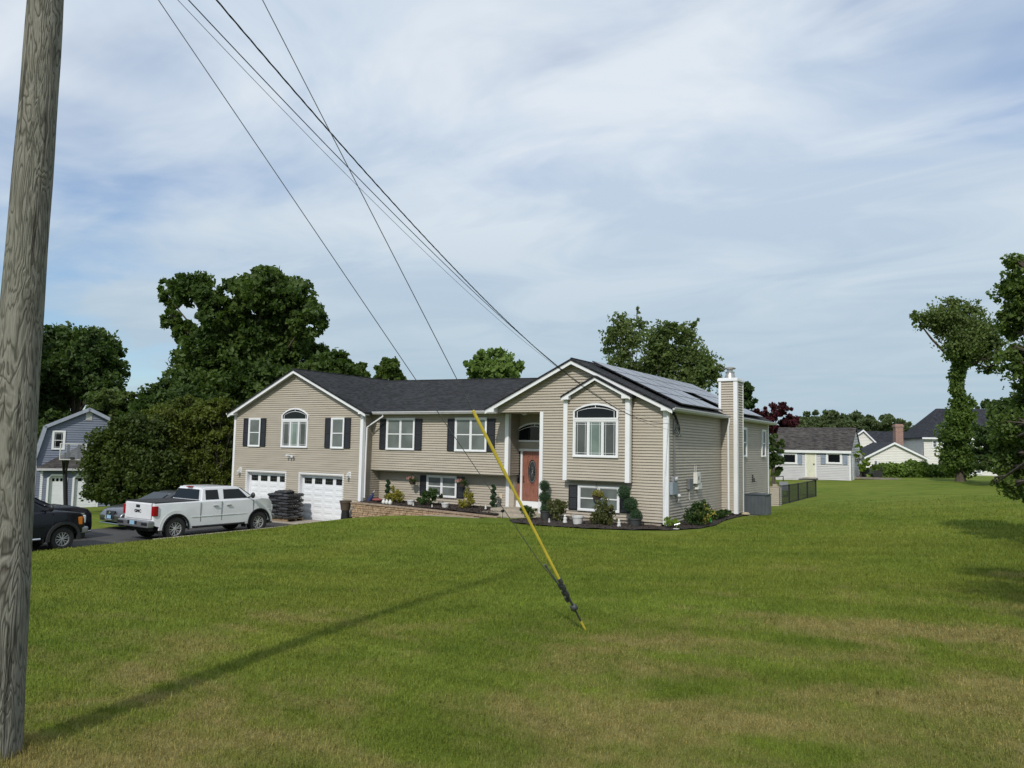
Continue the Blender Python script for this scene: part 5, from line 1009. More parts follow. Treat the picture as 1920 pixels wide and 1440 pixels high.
# world positions: rear axle at the point, heading given by rz (0 = +x world)
WHITE = carpaint('white_car_paint', (.70, .71, .74)); BLACK = carpaint('black_car_paint', (.004, .005, .011), 0, .25); BLACK.node_tree.nodes['Principled BSDF'].inputs['Coat Weight'].default_value = .25; BLACK.node_tree.nodes['Principled BSDF'].inputs['Specular IOR Level'].default_value = .3; GREY = carpaint('gunmetal_car_paint', (.10, .105, .12), .6, .3)
pickup('pickup_truck', 'white double-cab pickup truck with black bed cover parked nose to the garage', 'pickup truck', (-16.75, -8.0, -1.118), R(88), WHITE, letters='GMC')
pickup('pickup_truck', 'black pickup truck half hidden by the utility pole, with amber front lamp', 'pickup truck', (-16.95, -15.1, -1.12), R(91), BLACK, amber=True, WB=3.2, r_=.38, white_=False, hw=.92, roof=1.72, belt=1.28, hood_z=1.24, front=.78, rimr=.225, archm=mat('worn_black_plastic', (.02, .02, .022), .6), cabx=(.55, .68, 2.2, 2.95), rows=((.78, 1.42), (1.58, 2.62)), tonneau=False)
def saloon(name, label, loc, rz, paint, WB=2.8, L_r=.95, L_f=.95, hw=.92, r_=.34, hood=.95, belt=.98, roof=1.45, cab=(-.55, .35, 1.35, 2.35), cat='car', suv=False):
    t = thing(name, label, cat, loc, rz); fx = WB+L_f
    prof = [(-L_r, .45), (-L_r-.03, .8), (-L_r+.05, belt+(.0 if not suv else .03)), (cab[0], belt+.02), (cab[3], belt), (WB+.35, hood-.06), (fx-.22, hood-.16), (fx-.03, hood-.34), (fx, .55), (fx-.05, .32), (fx-.3, .25)]
    b, half = body(t, prof, hw, paint, [(WB, r_, r_+.06), (0, r_, r_+.06)], bevel=.09)
    c = Cab(t, [(cab[0], belt-.05), (cab[1]-.18, roof-.13), (cab[1]+.15, roof-.01), (.5*(cab[1]+cab[2])+.1, roof+.015), (cab[2]-.02, roof-.03), (cab[2]+.25, roof-.12), (cab[3], belt-.06)], hw-.07, hw-.30, belt, roof, paint, bevel=.07)
    mx_ = .5*(cab[1]+cab[2]); zt = roof-.11
    c.side([(cab[0]+.28, belt+.03), (mx_-.04, belt+.03), (mx_-.02, zt+.02), (cab[1]+.05, zt-.02), (cab[0]+.45, belt+.14)], 'side_window', CARG); c.side([(mx_+.04, belt+.03), (cab[3]-.35, belt+.03), (cab[2]+.08, zt-.03), (mx_+.05, zt+.02)], 'side_window', CARG)
    c.cross((cab[3]-.04, belt+.0), (cab[2]+.16, roof-.075), .07, 'windscreen', CARG, (.5, .7), .035); c.cross((cab[0]+.05, belt+.03), (cab[1]-.14, roof-.12), .1, 'rear_window', CARG, (-.5, .6), .035)
    for x_ in (0, WB):
        for s_ in (-1, 1): wheel(t, x_, s_*(hw-.12), r_, .21, .21, 5, double=False)
    [strip(t, 'wheel_well', [(q-.38, q+.38, -hw+.1, hw-.1, .35, .72)], SEAM) for q in (0, WB)]
    mb = MB(); P = [(-.30, .74), (.30, .74), (.22, .42), (-.22, .42)]
    mb.add([(fx-.0+.012-(.03 if z > .6 else 0), y, z) for y, z in P]+[(fx-.1, y, z) for y, z in P], [(0, 1, 2, 3), (0, 4, 5, 1), (1, 5, 6, 2), (2, 6, 7, 3), (3, 7, 4, 0)]); mb.build('grille', blackp, t)
    mb = MB(); mb.tube([(fx+.0, -.34, .76), (fx+.03, -.24, .40), (fx+.03, .24, .40), (fx+.0, .34, .76)], .016, 6); mb.build('grille_frame', chrome, t); mb = MB(); mb.lathe([(.001, .03), (.05, .028), (.055, .01)], (fx, 0, .66), 14, 'x'); mb.build('badge', chrome, t)
    for s_ in (-1, 1):
        mb = MB(); a = [(fx-.10, s_*.42, .66), (fx-.42, s_*(hw-.10), .75), (fx-.40, s_*(hw-.085), .64), (fx-.06, s_*.44, .58)]; mb.add(a+[(x-.1, y*.93, z) for x, y, z in a], [(0, 1, 2, 3), (0, 4, 5, 1), (1, 5, 6, 2), (2, 6, 7, 3), (3, 7, 4, 0), (4, 5, 6, 7)]); mb.build('headlight', LAMP, t)
        strip(t, 'fog_light', [(fx-.16, fx-.02, min(s_*.52, s_*.74), max(s_*.52, s_*.74), .36, .46)], blackp, .01)
        mb = MB(); mb.ball((cab[3]-.45, s_*(hw+.09), belt+.07), (.07, .10, .07), 10, 8); mb.build('mirror', paint, t, smooth=True); strip(t, 'tail_light', [(-L_r-.03, -L_r+.2, min(s_*.5, s_*(hw-.05)), max(s_*.5, s_*(hw-.05)), .72, .86)], RED, .02)
        for x_ in (mx_, cab[0]+.35): strip(t, 'door_handle', [(x_-.3, x_-.12, min(s_*(hw-.02), s_*(hw+.02)), max(s_*(hw-.02), s_*(hw+.02)), .80, .82)], chrome)
    strip(t, 'number_plate', [(fx+.03, fx+.036, -.15, .15, .44, .58)], PLATE); strip(t, 'lower_lip', [(fx-.25, fx+.02, -hw+.2, hw-.2, .20, .27)], chrome, .02)
    return t
saloon('sedan_car', 'dark grey sedan facing the street, mostly behind the white pickup', (-20.8, -3.75, -1.12), R(-92), GREY)
saloon('sport_utility_vehicle', 'black sport utility car beyond the black pickup, only its nose and windscreen showing', (-19.75, -13.2, -1.12), R(87), BLACK, WB=2.85, hw=.97, r_=.37, hood=1.24, belt=1.20, roof=1.76, cab=(-.75, .2, 1.35, 2.45), cat='car', suv=True)

# ------------------------------------------------------------------ stacked bags of mulch on a pallet
BAG = mat('black_bag_plastic', (.026, .026, .028), .27, var=.5, scale=9, bump=.8, bscale=14)
def bag_mesh(l_, w_, h):
    mb = MB(); nu, nv = 14, 9; vs = []; fs = []
    for s_ in (1, -1):
        for i in range(nu+1):
            for j in range(nv+1):
                u, v = i/nu*2-1, j/nv*2-1; e = max(0, (1-u**6)*(1-v**6))**.33
                vs.append((u*l_/2*(1-.04*v*v), v*w_/2*(1-.05*u*u), s_*h/2*e+random.uniform(-.006, .006)*e+.008*math.sin(9*u+3*v)*e))
    k = (nu+1)*(nv+1)
    for s_ in (0, 1):
        for i in range(nu):
            for j in range(nv):
                a = s_*k+i*(nv+1)+j; q = (a, a+nv+1, a+nv+2, a+1); fs.append(q if s_ == 0 else q[::-1])
    mb.add(vs, fs); return mb
SX, SY, SZ = -18.45, -.45, -1.08
b0 = bag_mesh(.74, .50, .165).build('mulch_bag', BAG, smooth=True); b1 = bag_mesh(.70, .48, .165).build('mulch_bag', BAG, smooth=True)
bn = 0
words = ['lowest layer', 'second layer', 'third layer', 'fourth layer', 'fifth layer', 'sixth layer', 'seventh layer', 'eighth layer', 'top layer']
for L_ in range(9):
    sp = [(-.36, -.38, 0), (-.36, .04, 0), (.16, -.25, 1), (.55, -.25, 1), (.28, .28, 0)] if L_ % 2 == 0 else [(-.45, -.22, 1), (-.04, -.22, 1), (.40, -.38, 0), (.40, .04, 0), (-.2, .28, 0)]
    nm = ['near left', 'middle left', 'near right', 'right end', 'rear']
    for q, (dx, dy, ro) in enumerate(sp):
        o = (b0 if bn % 2 == 0 else b1) if bn < 2 else random.choice((b0, b1)).copy()
        if bn >= 2: col.objects.link(o)
        o.location = (SX+dx+random.uniform(-.025, .025), SY+dy+random.uniform(-.02, .02), SZ+.20+L_*.122+random.uniform(-.006, .006)); o.rotation_euler = (random.uniform(-.03, .03), random.uniform(-.04, .04), (PI/2 if ro else 0)+random.uniform(-.06, .06))
        tag(o, 'black plastic mulch bag, '+nm[q]+' of the '+words[L_]+' in the garage stack', 'mulch bag', 'mulch bags stacked by the garage'); bn += 1
for dx, dy, a, l_ in ((-.15, -.1, .4, 'on top of the stack, slumped left'), (.2, -.2, -.3, 'on top of the stack, slumped right')):
    o = b0.copy(); col.objects.link(o); o.location = (SX+dx, SY+dy, SZ+.20+9*.122+.01); o.rotation_euler = (.05, -.06, a); tag(o, 'black plastic mulch bag '+l_, 'mulch bag', 'mulch bags stacked by the garage')
t = thing('pallet', 'wooden pallet under the stack of black mulch bags', 'pallet', (SX, SY, SZ)); mb = MB()
for k in range(6): mb.box(-.62+k*.22, -.48+k*.22, -.5, .5, .09, .115)
for y_ in (-.48, 0, .4): mb.box(-.62, .62, y_, y_+.08, 0, .088)
mb.build('boards', mat('pallet_wood', (.25, .18, .11), .85), t)

# ------------------------------------------------------------------ utility pole, guy wires, service cables
pb, pt = at(-11, 1390, 4.62), at(83, 0, 5.08); pd = (pt-pb).normalized(); PB = pb-pd*.3
g = G('weathered_pole_wood').set(.9, 0, .2); p = g.pos(True)
gr = g.n('ShaderNodeTexNoise'); gr.inputs['Scale'].default_value = 1.6; gr.inputs['Detail'].default_value = 3; gr.inputs['Roughness'].default_value = .5; gr.inputs['Distortion'].default_value = .5; g.L.new(g.map(p, (5.6, 5.6, .9)), gr.inputs['Vector'])
rings = g.math('FRACT', g.math('MULTIPLY', gr.outputs['Fac'], 15)); tri = g.math('ABSOLUTE', g.math('SUBTRACT', rings, .5)); tri = g.math('MULTIPLY', tri, 2)
fib = g.noise(g.map(p, (60, 60, 2.2)), 2, 4, .7, 0, .3, .7); blot = g.noise(g.map(p, (9, 9, 3)), 1, 3, .6, .4, .5, .72)
vr = g.n('ShaderNodeTexVoronoi'); vr.inputs['Scale'].default_value = 1; g.L.new(g.map(p, (6, 6, 3.0)), vr.inputs['Vector'])
knot = g.n('ShaderNodeMapRange'); knot.inputs[1].default_value = .05; knot.inputs[2].default_value = .14; knot.inputs[3].default_value = .55; knot.inputs[4].default_value = 0; g.L.new(vr.outputs['Distance'], knot.inputs[0])
line = g.n('ShaderNodeMapRange'); line.inputs[1].default_value = .52; line.inputs[2].default_value = .95; g.L.new(tri, line.inputs[0])
c = g.mix(line.outputs[0], (.27, .26, .225), (.055, .053, .043)); c = g.mix(g.math('MULTIPLY', fib, .5), c, (.085, .08, .063)); c = g.mix(g.math('MULTIPLY', blot, .6), c, (.055, .055, .045)); c = g.mix(knot.outputs[0], c, (.06, .05, .04)); c = g.mix(g.math('MULTIPLY', g.noise(p, 1.1, 2, .5), .35), c, (.15, .16, .12))
ck = g.noise(g.map(p, (26, 26, .8)), 1, 3, .6, .3, .60, .64); c = g.mix(g.math('MULTIPLY', ck, .75), c, (.03, .028, .022)); g.col(c); g.bump(g.mix(.5, g.math('SUBTRACT', 1, tri), g.mix(.5, fib, g.math('SUBTRACT', 1, ck))), .8, .012); POLE = g.m
t = thing('utility_pole', 'weathered grey wooden utility pole at the left edge, close to the camera', 'utility pole', PB); mb = MB(); n_ = 44; topz = 9.2; pts = []; rad = []
for k in range(n_+1):
    s_ = k/n_*topz; pts.append(pd*s_+Vector((.006*math.sin(s_*1.7), .006*math.cos(s_*1.3), 0))); rad.append(.142-.0075*s_+.0015*math.sin(s_*7)+(.012*math.exp(-s_*4)))
mb.tube(pts, rad, 40); mb.build('shaft', POLE, t, smooth=True)
mb = MB(); mb.tube([pd*7.0, pd*7.1], [.11, .11], 16); mb.tube([pd*6.3, pd*6.38], [.115, .115], 16); mb.build('steel_band', steel, t)
ANCH = at(1097, 1180, 8.05); AZ = gz(ANCH.x, ANCH.y); ANCH = at(1097, 1180, 8.05)
def on_pole(h): return PB+pd*h
def cam_ray_hit(px, py, A, B):
    "point of the line A + s(B-A) nearest to the sight line through a pixel"
    d = Vector(_f+_r*(px-960)/FPX-_u*(py-720)/FPX); C_ = Vector(CAM); u = (B-A); w0 = A-C_; a, b, c_, d_, e_ = u.dot(u), u.dot(d), d.dot(d), u.dot(w0), d.dot(w0); s_ = (b*e_-c_*d_)/(a*c_-b*b); return A+u*s_
def proj(P):
    d = np.array(P)-CAM; z = d@_f; return 960+FPX*(d@_r)/z, 720-FPX*(d@_u)/z
def best_height(target_px, anchor, lo=3.5, hi=9.0):
    best = None
    for k in range(300):
        h = lo+(hi-lo)*k/299; A = on_pole(h); B = anchor; e = 0
        for (px, py) in target_px:
            q = cam_ray_hit(px, py, A, B); a, b = proj(q); e += (a-px)**2+(b-py)**2
        if best is None or e < best[0]: best = (e, h)
    return best[1]
ga = at(1048, 1090, 0)  # unused
A1 = ANCH; h1 = best_height([(492, 0), (700, 405)], A1); h2 = best_height([(295, 0), (640, 505)], A1)
print('guy heights', h1, h2)
GUY = mat('guy_strand', (.13, .135, .14), .5, .6); YEL = mat('yellow_guard', (.62, .49, .055), .45, var=.12, scale=5)
T1, T2 = on_pole(h1), on_pole(h2); q0 = cam_ray_hit(1048, 1085, T1, A1); q1 = cam_ray_hit(887, 770, T1, A1); eye = cam_ray_hit(1075, 1140, T1, A1)
t = thing('guy_wire', 'steel guy wire with a long yellow plastic guard anchored in the lawn', 'guy wire', (A1.x, A1.y, AZ)); O = Vector((A1.x, A1.y, AZ))
mb = MB(Matrix.Translation(-O)); mb.tube([T1, q0], .004, 6); mb.build('strand', GUY, t)
mb = MB(Matrix.Translation(-O)); mb.tube([q0, q0.lerp(q1, .03), q0.lerp(q1, .62), q0.lerp(q1, .64), q1], [.0135, .0145, .0145, .017, .0155], 12); mb.build('guard', YEL, t, smooth=True)
mb = MB(Matrix.Translation(-O)); dn = (A1-q0).normalized(); mb.tube([q0, eye], .012, 8); mb.tube([eye, A1.lerp(eye, .38)], .010, 8); sd_ = dn.cross(Vector((0, 0, 1))).normalized()
for k in range(3): c_ = q0.lerp(eye, .08+.22*k); mb.tube([c_-dn*.03, c_+dn*.03], .022, 8); mb.tube([c_-sd_*.028, c_+sd_*.028], .009, 6)
for k in range(3): c_ = q0.lerp(eye, .30+.22*k)-sd_*.05; mb.tube([c_-dn*.03, c_+dn*.03], .018, 8); mb.tube([c_-sd_*.026, c_+sd_*.026], .008, 6)
mb.tube([q0.lerp(eye, .2)-sd_*.05, eye], .008, 6); mb.ball(eye, (.035, .035, .04), 10, 8); mb.tube([eye-sd_*.045, eye+sd_*.045], .016, 8); mb.build('clamps', mat('dark_galvanised', (.09, .095, .10), .5, .7), t)
mb = MB(Matrix.Translation(-O)); mb.tube([A1.lerp(eye, .38), A1+dn*.12], .012, 8); mb.build('anchor_guard', YEL, t)
t = thing('guy_wire', 'bare thin steel guy wire running left of the yellow-guarded one', 'guy wire', O+Vector((.01, 0, 0))); O2 = O+Vector((.01, 0, 0)); e2 = q0.lerp(eye, .35)-sd_*.05
mb = MB(Matrix.Translation(-O2)); mb.tube([T2, cam_ray_hit(1015, 1050, T2, A1), e2], .0034, 6); c_ = T2.lerp(e2, .955); dd = (e2-T2).normalized(); mb.tube([c_-dd*.02, c_+dd*.02], .012, 8); mb.tube([c_+dd*.03, e2], .0075, 6); mb.build('strand', GUY, t)
def sag_fit(P1, pix, hlo=4.0, hhi=9.0):
    best = None
    for h in np.linspace(hlo, hhi, 60):
        A = on_pole(h)
        for sg in np.linspace(0, 2.2, 45):
            pts = [A.lerp(P1, k/60)-Vector((0, 0, sg*4*(k/60)*(1-k/60))) for k in range(61)]; pr = [proj(q) for q in pts]; e = 0
            for (px, py) in pix:
                e += min((a-px)**2+(b-py)**2 for a, b in pr)
            # point-to-polyline refinement
            if best is None or e < best[0]: best = (e, h, sg)
    return best
HC = Vector((.07, .0, 3.45))
t0 = thing('service_cable', 'thick black twisted service cable from the pole to the right gable corner', 'overhead cable', HC)
e, h, sg = sag_fit(HC, [(388, 0), (640, 290), (860, 505), (1010, 655), (1160, 752)]); print('cable', e, h, sg)
def cable(t, h, sg, P1, rad, twist=0, ph=0):
    A = on_pole(h); O_ = Vector(t.location); pts = []
    for k in range(181):
        u = k/180; q = A.lerp(P1, u)-Vector((0, 0, sg*4*u*(1-u)))
        if twist: a = ph+u*260; q += Vector((.85*math.cos(a), .5*math.cos(a), math.sin(a)))*twist
        pts.append(q-O_)
    mb = MB(); mb.tube(pts, rad, 5); return mb
for k in range(3): cable(t0, h, sg, HC, .0038, .0055, k*2.1).build('conductor', rubber, t0)
t0 = thing('service_cable', 'second black cable running just under the twisted one', 'overhead cable', HC-Vector((0, 0, .22))); e, h, sg = sag_fit(HC-Vector((0, 0, .22)), [(371, 0), (640, 300), (860, 510), (1010, 660), (1160, 772)]); print('cable2', e, h, sg); cable(t0, h, sg, HC-Vector((0, 0, .22)), .0048).build('conductor', rubber, t0)
t0 = thing('service_cable', 'thin grey telephone line left of the black cables', 'overhead cable', HC+Vector((0, 0, .12))); e, h, sg = sag_fit(HC+Vector((0, 0, .12)), [(310, 0), (520, 205), (700, 370), (900, 555), (1040, 672)]); print('cable3', e, h, sg); cable(t0, h, sg, HC+Vector((0, 0, .12)), .0026).build('conductor', GUY, t0)

# ------------------------------------------------------------------ neighbouring buildings
class Loc:
    "local frame of a building: pixel rays are cut with its own facade plane"
    def __init__(s, px, py, dep, rz): s.o = at(px, py, dep); s.rz = rz; s.M = Matrix.Translation(s.o) @ Matrix.Rotation(rz, 4, 'Z'); s.I = s.M.inverted(); s.c = s.I @ Vector(CAM)
    def q(s, px, py, yo=0.0):
        e = s.I @ (Vector(CAM)+Vector(_f+_r*(px-960)/FPX-_u*(py-720)/FPX)); d = e-s.c; k = (yo-s.c.y)/d.y; p_ = s.c+d*k; return (p_.x, p_.z)
def bwall(par, sid, outline, holes=(), y=0, name='wall', M=None, expo=.12):
    mb = MB(M or FM(0, y, 0)); siding(mb, outline, holes, expo=expo, proud=.045, z0=min(p[1] for p in outline)); return mb.build(name, sid, par)
# grey shed
Ls = Loc(1450, 899, 58, 0); x0, z0 = Ls.q(1450, 899); x1 = Ls.q(1595, 900)[0]; ze = Ls.q(1447, 843.5)[1]; za = Ls.q(1532, 801.5, 2.4)[1]; gz0 = -.35
sh = thing('shed', 'pale grey shed with blue-grey shutters, cream door and brown roof on the far lawn', 'shed', Ls.o)
bwall(sh, SIDL, [(x0, gz0), (x1, gz0), (x1, ze-.02), (x0, ze-.02)]); D_ = 4.8
bwall(sh, SIDL, [(0, gz0), (D_, gz0), (D_, ze), (D_/2, za-.1), (0, ze)], M=FM(x1, 0, 0, PI/2))
mb = MB(); mb.box(x0+.05, x1-.06, .05, D_-.05, gz0, ze-.05); mb.build('wall_core', SIDL, sh)
mb = MB(); a, b = x0-.12, x1+.10
for (y0, y1) in ((-.18, D_/2), (D_+.18, D_/2)): mb.slab([(a, y0, ze+.02), (b, y0, ze+.02), (b, y1, za), (a, y1, za)] if y0 < y1 else [(a, y1, za), (b, y1, za), (b, y0, ze+.02), (a, y0, ze+.02)], .08)
mb.build('roof', ROOFB, sh); mb = MB(); mb.box(a, b, -.22, -.185, ze-.17, ze+.02); mb.build('fascia', white, sh)
for s_ in (0, 1): mb = MB(); mb.prism([(0, 0), (1, 0), (1, 0)], 0, 0)
for X0 in ((x0-.02, x0+.07), (x1-.07, x1+.035)): mb = MB(); mb.box(X0[0], X0[1], -.045, 0, gz0, ze-.15); mb.build('corner_trim', white, sh)
BS = mat('blue_grey_shutter', (.20, .25, .32), .5)
for (w0, w1, s0, s1, t0_, t1_) in ((1466, 1495, 1458, 1466, 1496, 1504), (1549, 1579, 1539, 1548, 1580, 1589)):
    a, b = Ls.q(w0, 850)[0], Ls.q(w1, 850)[0]; zt, zb = Ls.q(w0, 848.5)[1], Ls.q(w0, 869.5)[1]
    window(sh, F(0, -.0), a, b, zb, zt, dh=False, glass=GLD, fr=.12); shutter(sh, F(0, 0), Ls.q(s0, 850)[0], Ls.q(s1, 850)[0]-.01, zb-.03, zt+.02, BS); shutter(sh, F(0, 0), Ls.q(t0_, 850)[0]+.01, Ls.q(t1_, 850)[0], zb-.03, zt+.02, BS)
a, b = Ls.q(1510, 870)[0], Ls.q(1531, 870)[0]; zt = Ls.q(1511, 849)[1]; zb = Ls.q(1511, 894)[1]
mb = MB(); mb.box(a, a+.08, -.07, 0, zb, zt); mb.box(b-.08, b, -.07, 0, zb, zt); mb.box(a, b, -.075, 0, zt, zt+.08); mb.build('door_frame', white, sh)
mb = MB(); mb.box(a+.08, b-.08, -.05, 0, zb, zt); dr = mb.build('door', mat('cream_door', (.62, .62, .50), .5, var=.1, scale=1.5), sh); mb = MB(); mb.ball((b-.17, -.08, zb+.95), .05); mb.build('handle', darkmetal, dr)
mb = MB(); mb.box(a-.1, b+.1, -.6, -.06, gz0, zb-.03); mb.build('door_step', concrete, sh)
mb = MB(FM(x1, 0, 0, PI/2)); mb.box(.8, 1.7, -.06, 0, gz0+.1, zt-.25); mb.build('side_door', whitegar, sh)
# grey gambrel house on the left
Lg = Loc(168, 945, 54, R(64)); q = Lg.q; gh = thing('gambrel_house', 'blue-grey gambrel-roofed house with two white garage doors, left behind the driveway', 'house', Lg.o, R(64))
ax_, az_ = q(168, 766); kx, kz = q(82, 799); ex, ez = q(63, 862); rk = 2*ax_-kx; re = 2*ax_-ex; bz = q(100, 952)[1]-.4
bwall(gh, SIDG, [(ex+.1, bz), (re-.1, bz), (re-.1, ez), (rk-.05, kz), (ax_, az_-.05), (kx+.05, kz), (ex+.1, ez)], expo=.16)
mb = MB(); mb.prism([(ex+.2, bz), (re-.2, bz), (re-.2, ez), (rk-.1, kz-.1), (ax_, az_-.15), (kx+.1, kz-.1), (ex+.2, ez)], .1, 11); mb.build('wall_core', SIDG, gh)
RP = [(ex-.12, ez-.1), (kx, kz+.05), (ax_, az_+.08), (rk, kz+.05), (re+.12, ez-.1)]
for i in range(4):
    (a, za_), (b, zb_) = RP[i], RP[i+1]; mb = MB(); mb.slab([(a, -.25, za_), (a, 11.3, za_), (b, 11.3, zb_), (b, -.25, zb_)], .1); mb.build('roof', ROOFB, gh)
    mb = MB(); d = Vector((b-a, 0, zb_-za_)).normalized(); n_ = Vector((-d.z, 0, d.x)); P = [(a, za_-.02), (b, zb_-.02), (b-n_.x*.24, zb_-n_.z*.24), (a-n_.x*.24, za_-n_.z*.24)]; mb.prism(P, -.30, -.24); mb.build('rake_board', mat('shaded_gable_trim', (.30, .33, .40), .5), gh)  # trim colour dimmed to stand in for shade on the gable
a, b = q(97, 830)[0], q(122, 830)[0]; window(gh, F(0, 0), a, b, q(100, 843)[1], q(100, 807)[1], glass=GLD, fr=.12, grille=True)
a, b = q(161, 780)[0], q(173, 780)[0]; c_, d_ = q(165, 788)[1], q(165, 772)[1]; mb = MB(); mb.box(a, b, -.06, 0, c_, d_)
for k in range(6): mb.box(a+.05, b-.05, -.08, -.06, c_+.05+k*.09, c_+.09+k*.09)
mb.build('gable_vent', lightgrey, gh)
YW = -1.6; lx0 = q(76, 900, YW)[0]; lx1 = re+1; gzt_ = q(70, 878, YW)[1]; rz_ = q(168, 833)[1]
gd = [(q(88, 900, YW)[0], q(127, 900, YW)[0]), (q(136, 900, YW)[0], q(186, 900, YW)[0])]; dz = q(110, 889, YW)[1]
bwall(gh, SIDG, [(lx0, bz), (lx1, bz), (lx1, gzt_), (lx0, gzt_)], [(a+.08, b-.08, bz-1, dz-.1) for a, b in gd], y=YW, name='garage_wall', expo=.14)
mb = MB(FM(lx0, 0, 0, -PI/2)); siding(mb, [(0, bz), (1.6, bz), (1.6, gzt_), (0, gzt_)], expo=.14, z0=bz); mb.build('garage_wall', SIDG, gh)
mb = MB(); mb.slab([(lx0-.25, YW-.3, gzt_), (lx1, YW-.3, gzt_), (lx1, .0, rz_), (lx0+2.4, .0, rz_)], .1); mb.slab([(lx0-.25, YW-.3, gzt_), (lx0+2.4, 0, rz_), (lx0-.25, 0, gzt_)], .1); mb.build('garage_roof', ROOFB, gh)
mb = MB(); mb.box(lx0-.25, lx1, YW-.42, YW-.30, gzt_-.14, gzt_); mb.build('gutter', MATS['gutter_metal'], gh)
for a, b in gd:
    mb = MB(); w_ = .12; P = [(a, bz), (a, dz-.25), (a+.25, dz), (b-.25, dz), (b, dz-.25), (b, bz)]; Q = [(a+w_, bz), (a+w_, dz-.28), (a+.28, dz-w_), (b-.28, dz-w_), (b-w_, dz-.28), (b-w_, bz)]
    for k in range(5): mb.prism([P[k], P[k+1], Q[k+1], Q[k]], YW-.06, YW+.02)
    mb.build('garage_frame', white, gh); mb = MB(); mb.prism([Q[k] for k in range(6)], YW+.12, YW+.16)
    for k in range(10): mb.box(a+w_, b-w_, YW+.112, YW+.12, dz-.75-k*.22, dz-.735-k*.22)
    g_ = mb.build('garage_door', whitegar, gh); mb = MB(); n_ = 3
    for k in range(n_): xx = a+.25+(b-a-.5)*(k+.2)/n_; mb.box(xx, xx+(b-a-.5)*.6/n_, YW+.105, YW+.119, dz-.48, dz-.28)
    mb.build('window', GLD, g_)
mb = MB(); mb.box(lx0-.02, lx0+.12, YW-.04, YW, bz, gzt_); mb.box(ex+.05, ex+.2, -.05, 0, bz, ez); mb.build('corner_trim', white, gh)
# basketball hoop
Lh = Loc(124, 962, 44, R(40)); q = Lh.q; t = thing('basketball_hoop', 'basketball hoop with clear backboard on a black pole in front of the grey house', 'basketball hoop', Lh.o, R(40))
mb = MB(); px_, pz = q(122, 885); mb.tube([(0, 0, -.2), (px_, 0, pz), (px_+.02, 0, pz+.1)], .12, 10); mb.build('pole', blackp, t, smooth=True)
bx0, bz1 = q(113, 831, -.9); bx1, bz0 = q(161, 863, -.9)
mb = MB()
for dx in (-.12, .12): mb.tube([(px_+dx*.5, 0, pz-.2), (px_+.28+dx, -.85, bz0+.1)], .055, 6); mb.tube([(px_+dx*.5, 0, pz+.05), (px_+.42+dx, -.85, bz0+.42)], .05, 6)
for s_ in (-.28, .28): mb.box((bx0+bx1)/2+s_-.06, (bx0+bx1)/2+s_+.06, -.86, -.80, bz0+.05, bz1-.05)
mb.build('arms', blackp, t)
mb = MB(); f_ = .05; mb.box(bx0, bx1, -.92, -.88, bz0, bz0+f_); mb.box(bx0, bx1, -.92, -.88, bz1-f_, bz1); mb.box(bx0, bx0+f_, -.921, -.879, bz0+f_, bz1-f_); mb.box(bx1-f_, bx1, -.921, -.879, bz0+f_, bz1-f_); mb.build('backboard_frame', lightgrey, t)
g = G('acrylic').set(.08, 0, .5); g.b.inputs['Alpha'].default_value = .10; g.b.inputs['Base Color'].default_value = (.55, .6, .68, 1); mb = MB(); mb.box(bx0+f_, bx1-f_, -.905, -.895, bz0+f_, bz1-f_); mb.build('backboard', g.m, t)
mb = MB(); cx_ = (bx0+bx1)/2; mb.tube([(cx_+.23*math.cos(2*PI*k/20), -1.2+.23*math.sin(2*PI*k/20), bz0+.12) for k in range(21)], .012, 5); mb.box(cx_-.1, cx_+.1, -.98, -.92, bz0+.05, bz0+.17); mb.build('rim', blackp, t)
# cream and white houses on the right, far behind the lawn
def gable_house(name, label, lc, apex, eL, eR, back, wallb, sid, roofm, ridge_dx=0, wins=(), y=0, par=None):
    q = lc.q; t = par or thing(name, label, 'house', lc.o, lc.rz); (ax, az), (lx, lz), (rx, rz_) = q(*apex, y), q(*eL, y), q(*eR, y); rz_ = lz = (lz+rz_)/2; bz = wallb
    bwall(t, sid, [(lx+.15, bz), (rx-.15, bz), (rx-.15, rz_), (ax, az-.1), (lx+.15, lz)], y=y, expo=.2)
    mb = MB(); mb.prism([(lx+.25, bz), (rx-.25, bz), (rx-.25, rz_-.1), (ax, az-.25), (lx+.25, lz-.1)], y+.1, y+back); mb.build('wall_core', sid, t)
    for (ex, ez) in ((lx, lz), (rx, rz_)):
        mb = MB(); P = [(ax, y-.3, az), (ax+ridge_dx, y+back, az), (ex+ridge_dx, y+back, ez), (ex, y-.3, ez)]; mb.slab(P if ex < ax else P[::-1], .12); mb.build('roof', roofm, t)
        mb = MB(); mb.prism([(ax, az-.04), (ex, ez-.04), (ex, ez-.28), (ax, az-.28)], y-.34, y-.29); mb.build('rake_board', white, t)
    for (a, b, c, d) in wins: (p0, p1), (p2, p3) = q(a, b, y), q(c, d, y); window(t, F(0, y), p0, p2, p3, p1, glass=GLS, fr=.12, grille=True)
    return t
La = Loc(1675, 884, 92, R(22)); gb = -3.0
ha = gable_house('neighbour_house', 'cream single-storey gable with small windows behind the brush, right of the shed', La, (1676, 828.5), (1618, 856), (1741, 861), 9, gb, SIDC, ROOFD, wins=((1637, 862, 1647, 880), (1705, 864, 1718, 878)))
Lb = Loc(1625, 884, 104, R(22)); hb_ = gable_house('neighbour_house', 'cream taller gable right behind the shed, left of the brick chimney', Lb, (1618, 805), (1570, 838), (1652, 837), 9, gb, SIDC, ROOFD)
